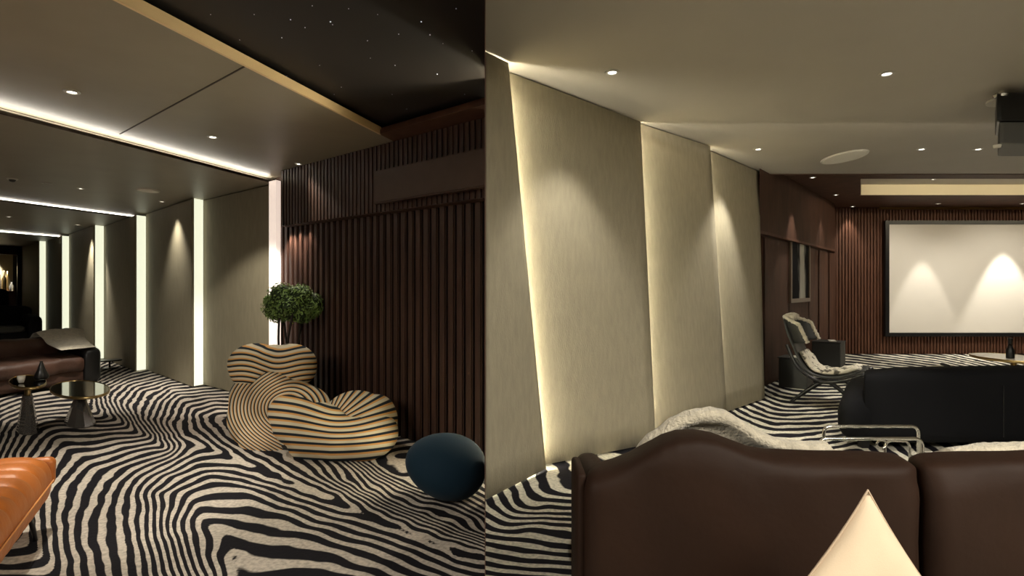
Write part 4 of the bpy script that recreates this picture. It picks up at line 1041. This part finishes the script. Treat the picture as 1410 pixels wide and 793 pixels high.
a2 = N.new('ShaderNodeMath'); a2.operation = 'SUBTRACT'; L.new(a1.outputs[0], a2.inputs[0]); a2.inputs[1].default_value = .80
a3 = N.new('ShaderNodeMath'); a3.operation = 'ABSOLUTE'; L.new(a2.outputs[0], a3.inputs[0])
r_ = N.new('ShaderNodeValToRGB'); L.new(a3.outputs[0], r_.inputs[0]); r_.color_ramp.elements[0].position = .09; r_.color_ramp.elements[0].color = (.62, .62, .58, 1); r_.color_ramp.elements[1].position = .22; r_.color_ramp.elements[1].color = (.008, .008, .01, 1)
L.new(r_.outputs[0], p_.inputs['Base Color'])
obj('canvas', prism_bm([a, c, c+gn*.012, a+gn*.012], zb2, zt2), art, t)
e1, e2 = a-gd*.06, c+gd*.06
frm = mat('bronze_frame', (.17, .12, .08), .4, metal=.3)
obj('frame', prism_bm([e1, a, a+gn*.03, e1+gn*.03], zb2-.06, zt2+.06), frm, t); obj('frame', prism_bm([c, e2, e2+gn*.03, c+gn*.03], zb2-.06, zt2+.06), frm, t)
obj('frame', prism_bm([a, c, c+gn*.03, a+gn*.03], zt2, zt2+.06), frm, t); obj('frame', prism_bm([a, c, c+gn*.03, a+gn*.03], zb2-.06, zb2), frm, t)
# projection screen
YS = yB-.09; X0, X1 = tx(1223.5)*YS, tx(1598)*YS; Z1, Z0 = HC-(309-CY)/FP*YS, HC-(458-CY)/FP*YS
t = thing('projection_screen', 'wide white projection screen in a black frame on the back wall', 'screen', ((X0+X1)/2, YS, Z0))
obj('screen', box_bm(((X0+X1)/2, YS+.01, (Z0+Z1)/2), (X1-X0, .02, Z1-Z0)), screen_m, t)
ft = .075
for c_, s_ in ((((X0+X1)/2, YS+.005, Z1+ft/2), (X1-X0+2*ft, .06, ft)), (((X0+X1)/2, YS+.005, Z0-ft/2), (X1-X0+2*ft, .06, ft)), ((X0-ft/2, YS+.005, (Z0+Z1)/2), (ft, .06, Z1-Z0)), ((X1+ft/2, YS+.005, (Z0+Z1)/2), (ft, .06, Z1-Z0))):
    obj('frame_bar', box_bm(c_, s_), blackm, t)
for x_ in (X0+.6, X1-.6): obj('bracket', box_bm((x_, YS+.05, (Z0+Z1)/2), (.1, .058, .3)), blackm, t)
# brass table with bottle
f = Vector((tx(1396)*6.7, 6.7, 0)); H = HC-(492-CY)/FP*6.7
t = thing('side_table', 'round pale-topped brass side table beyond the black sofa', 'table', f)
obj('tabletop', lathe_bm([(0, H), (.36, H), (.36, H-.012), (0, H-.012)], f, 48, 1, 1.35), mat('pale_stone', (.6, .55, .46), .25), t)
obj('rim', lathe_bm([(.36, H+.004), (.372, H), (.36, H-.03), (.30, H-.035), (.30, H-.012), (.36, H-.012), (.36, H+.004)], f, 48, 1, 1.35), brass, t, True)
obj('stem', lathe_bm([(0, .02), (.035, .02), (.03, H-.06), (.09, H-.036), (0, H-.036)], f, 24), brass, t, True)
obj('base', lathe_bm([(0, 0), (.2, 0), (.2, .012), (.03, .022), (0, .022)], f, 32), brass, t, True)
q = Vector((tx(1391)*6.62, 6.62, H+.001))
t = thing('bottle', 'slim black bottle standing on the brass side table', 'bottle', q)
obj('body', lathe_bm([(0, 0), (.038, 0), (.042, .01), (.042, .10), (.026, .135), (.022, .16), (0, .16)], q, 20), blackm, t, True)
obj('neck', lathe_bm([(0, .16), (.02, .16), (.02, .225), (.024, .23), (.024, .245), (0, .245)], q, 16), blackm, t, True)
# low pale pouf with a black object
f = Vector((tx(1310)*7.0, 7.0, 0)); H = HC-(506-CY)/FP*7.0
t = thing('pouf', 'low wide pale beige pouf beyond the black sofa', 'pouf', f)
obj('cushion', lathe_bm([(0, .05), (.28, .05), (.33, .08), (.345, H*.5), (.33, H-.04), (.28, H-.005), (0, H)], f, 40, 1, .8), mat('beige_boucle', (.5, .46, .34), .9, bump=.4, bscale=60), t, True)
obj('foot', lathe_bm([(0, 0), (.24, 0), (.24, .05), (0, .05)], f, 30, 1, .8), blackm, t)
q = Vector((tx(1300)*6.9, 6.9, H+.004))
bmx = pad_bm(Matrix.Translation(q) @ Matrix.Rotation(R(18), 4, 'Y'), (0, 0, .045), (.11, .05, .035)); o = obj('remote_control', bmx, blackm, None, True); tag(o, 'small black gadget lying on the beige pouf', 'gadget')
# projector under the ceiling
YP = 3.80; x0_, z1_, z0_ = tx(1372)*YP, HC-(126-CY)/FP*YP, HC-(197-CY)/FP*YP
SP = Matrix.Identity(4); SP[0][1] = .86; SP[0][3] = -.86*YP
t = thing('projector', 'black and grey projector hung from the grey ceiling', 'projector', (x0_+.3, YP+.25, z0_))
zm = HC-(167-CY)/FP*YP
obj('housing', pad_bm(SP, (x0_+.30, YP+.20, (z1_+zm)/2), (.60, .4, z1_-zm), r=.02), blackm, t)
obj('lower_housing', pad_bm(SP, (x0_+.31, YP+.20, (z0_+zm)/2), (.58, .39, zm-z0_), r=.012), proj_g, t)
obj('foot', lathe_bm([(0, -.02), (.02, -.02), (.025, 0), (0, 0)], (x0_+.05, YP+.05, z0_), 16), white_m, t)
obj('adjuster', lathe_bm([(0, -.015), (.035, -.015), (.045, .0), (.035, .015), (0, .015)], (x0_+.055, YP+.03, z1_-.015), 20), chrome, t)
obj('mount_plate', lathe_bm([(0, 0), (.13, 0), (.13, .015), (.06, .03), (0, .03)], (x0_+.27, YP+.2, z1_+.0005), 28), white_m, t)
obj('mount_pole', lathe_bm([(0, 0), (.022, 0), (.022, HC+HR1-z1_-.0295), (0, HC+HR1-z1_-.0295)], (x0_+.27, YP+.2, z1_+.028), 16), white_m, t)
obj('lens', tube_bm([SP @ Vector((x0_+.42, YP+.3, (z1_+zm)/2)), SP @ Vector((x0_+.42, YP+.45, (z1_+zm)/2))], .05, 20), blackm, t)
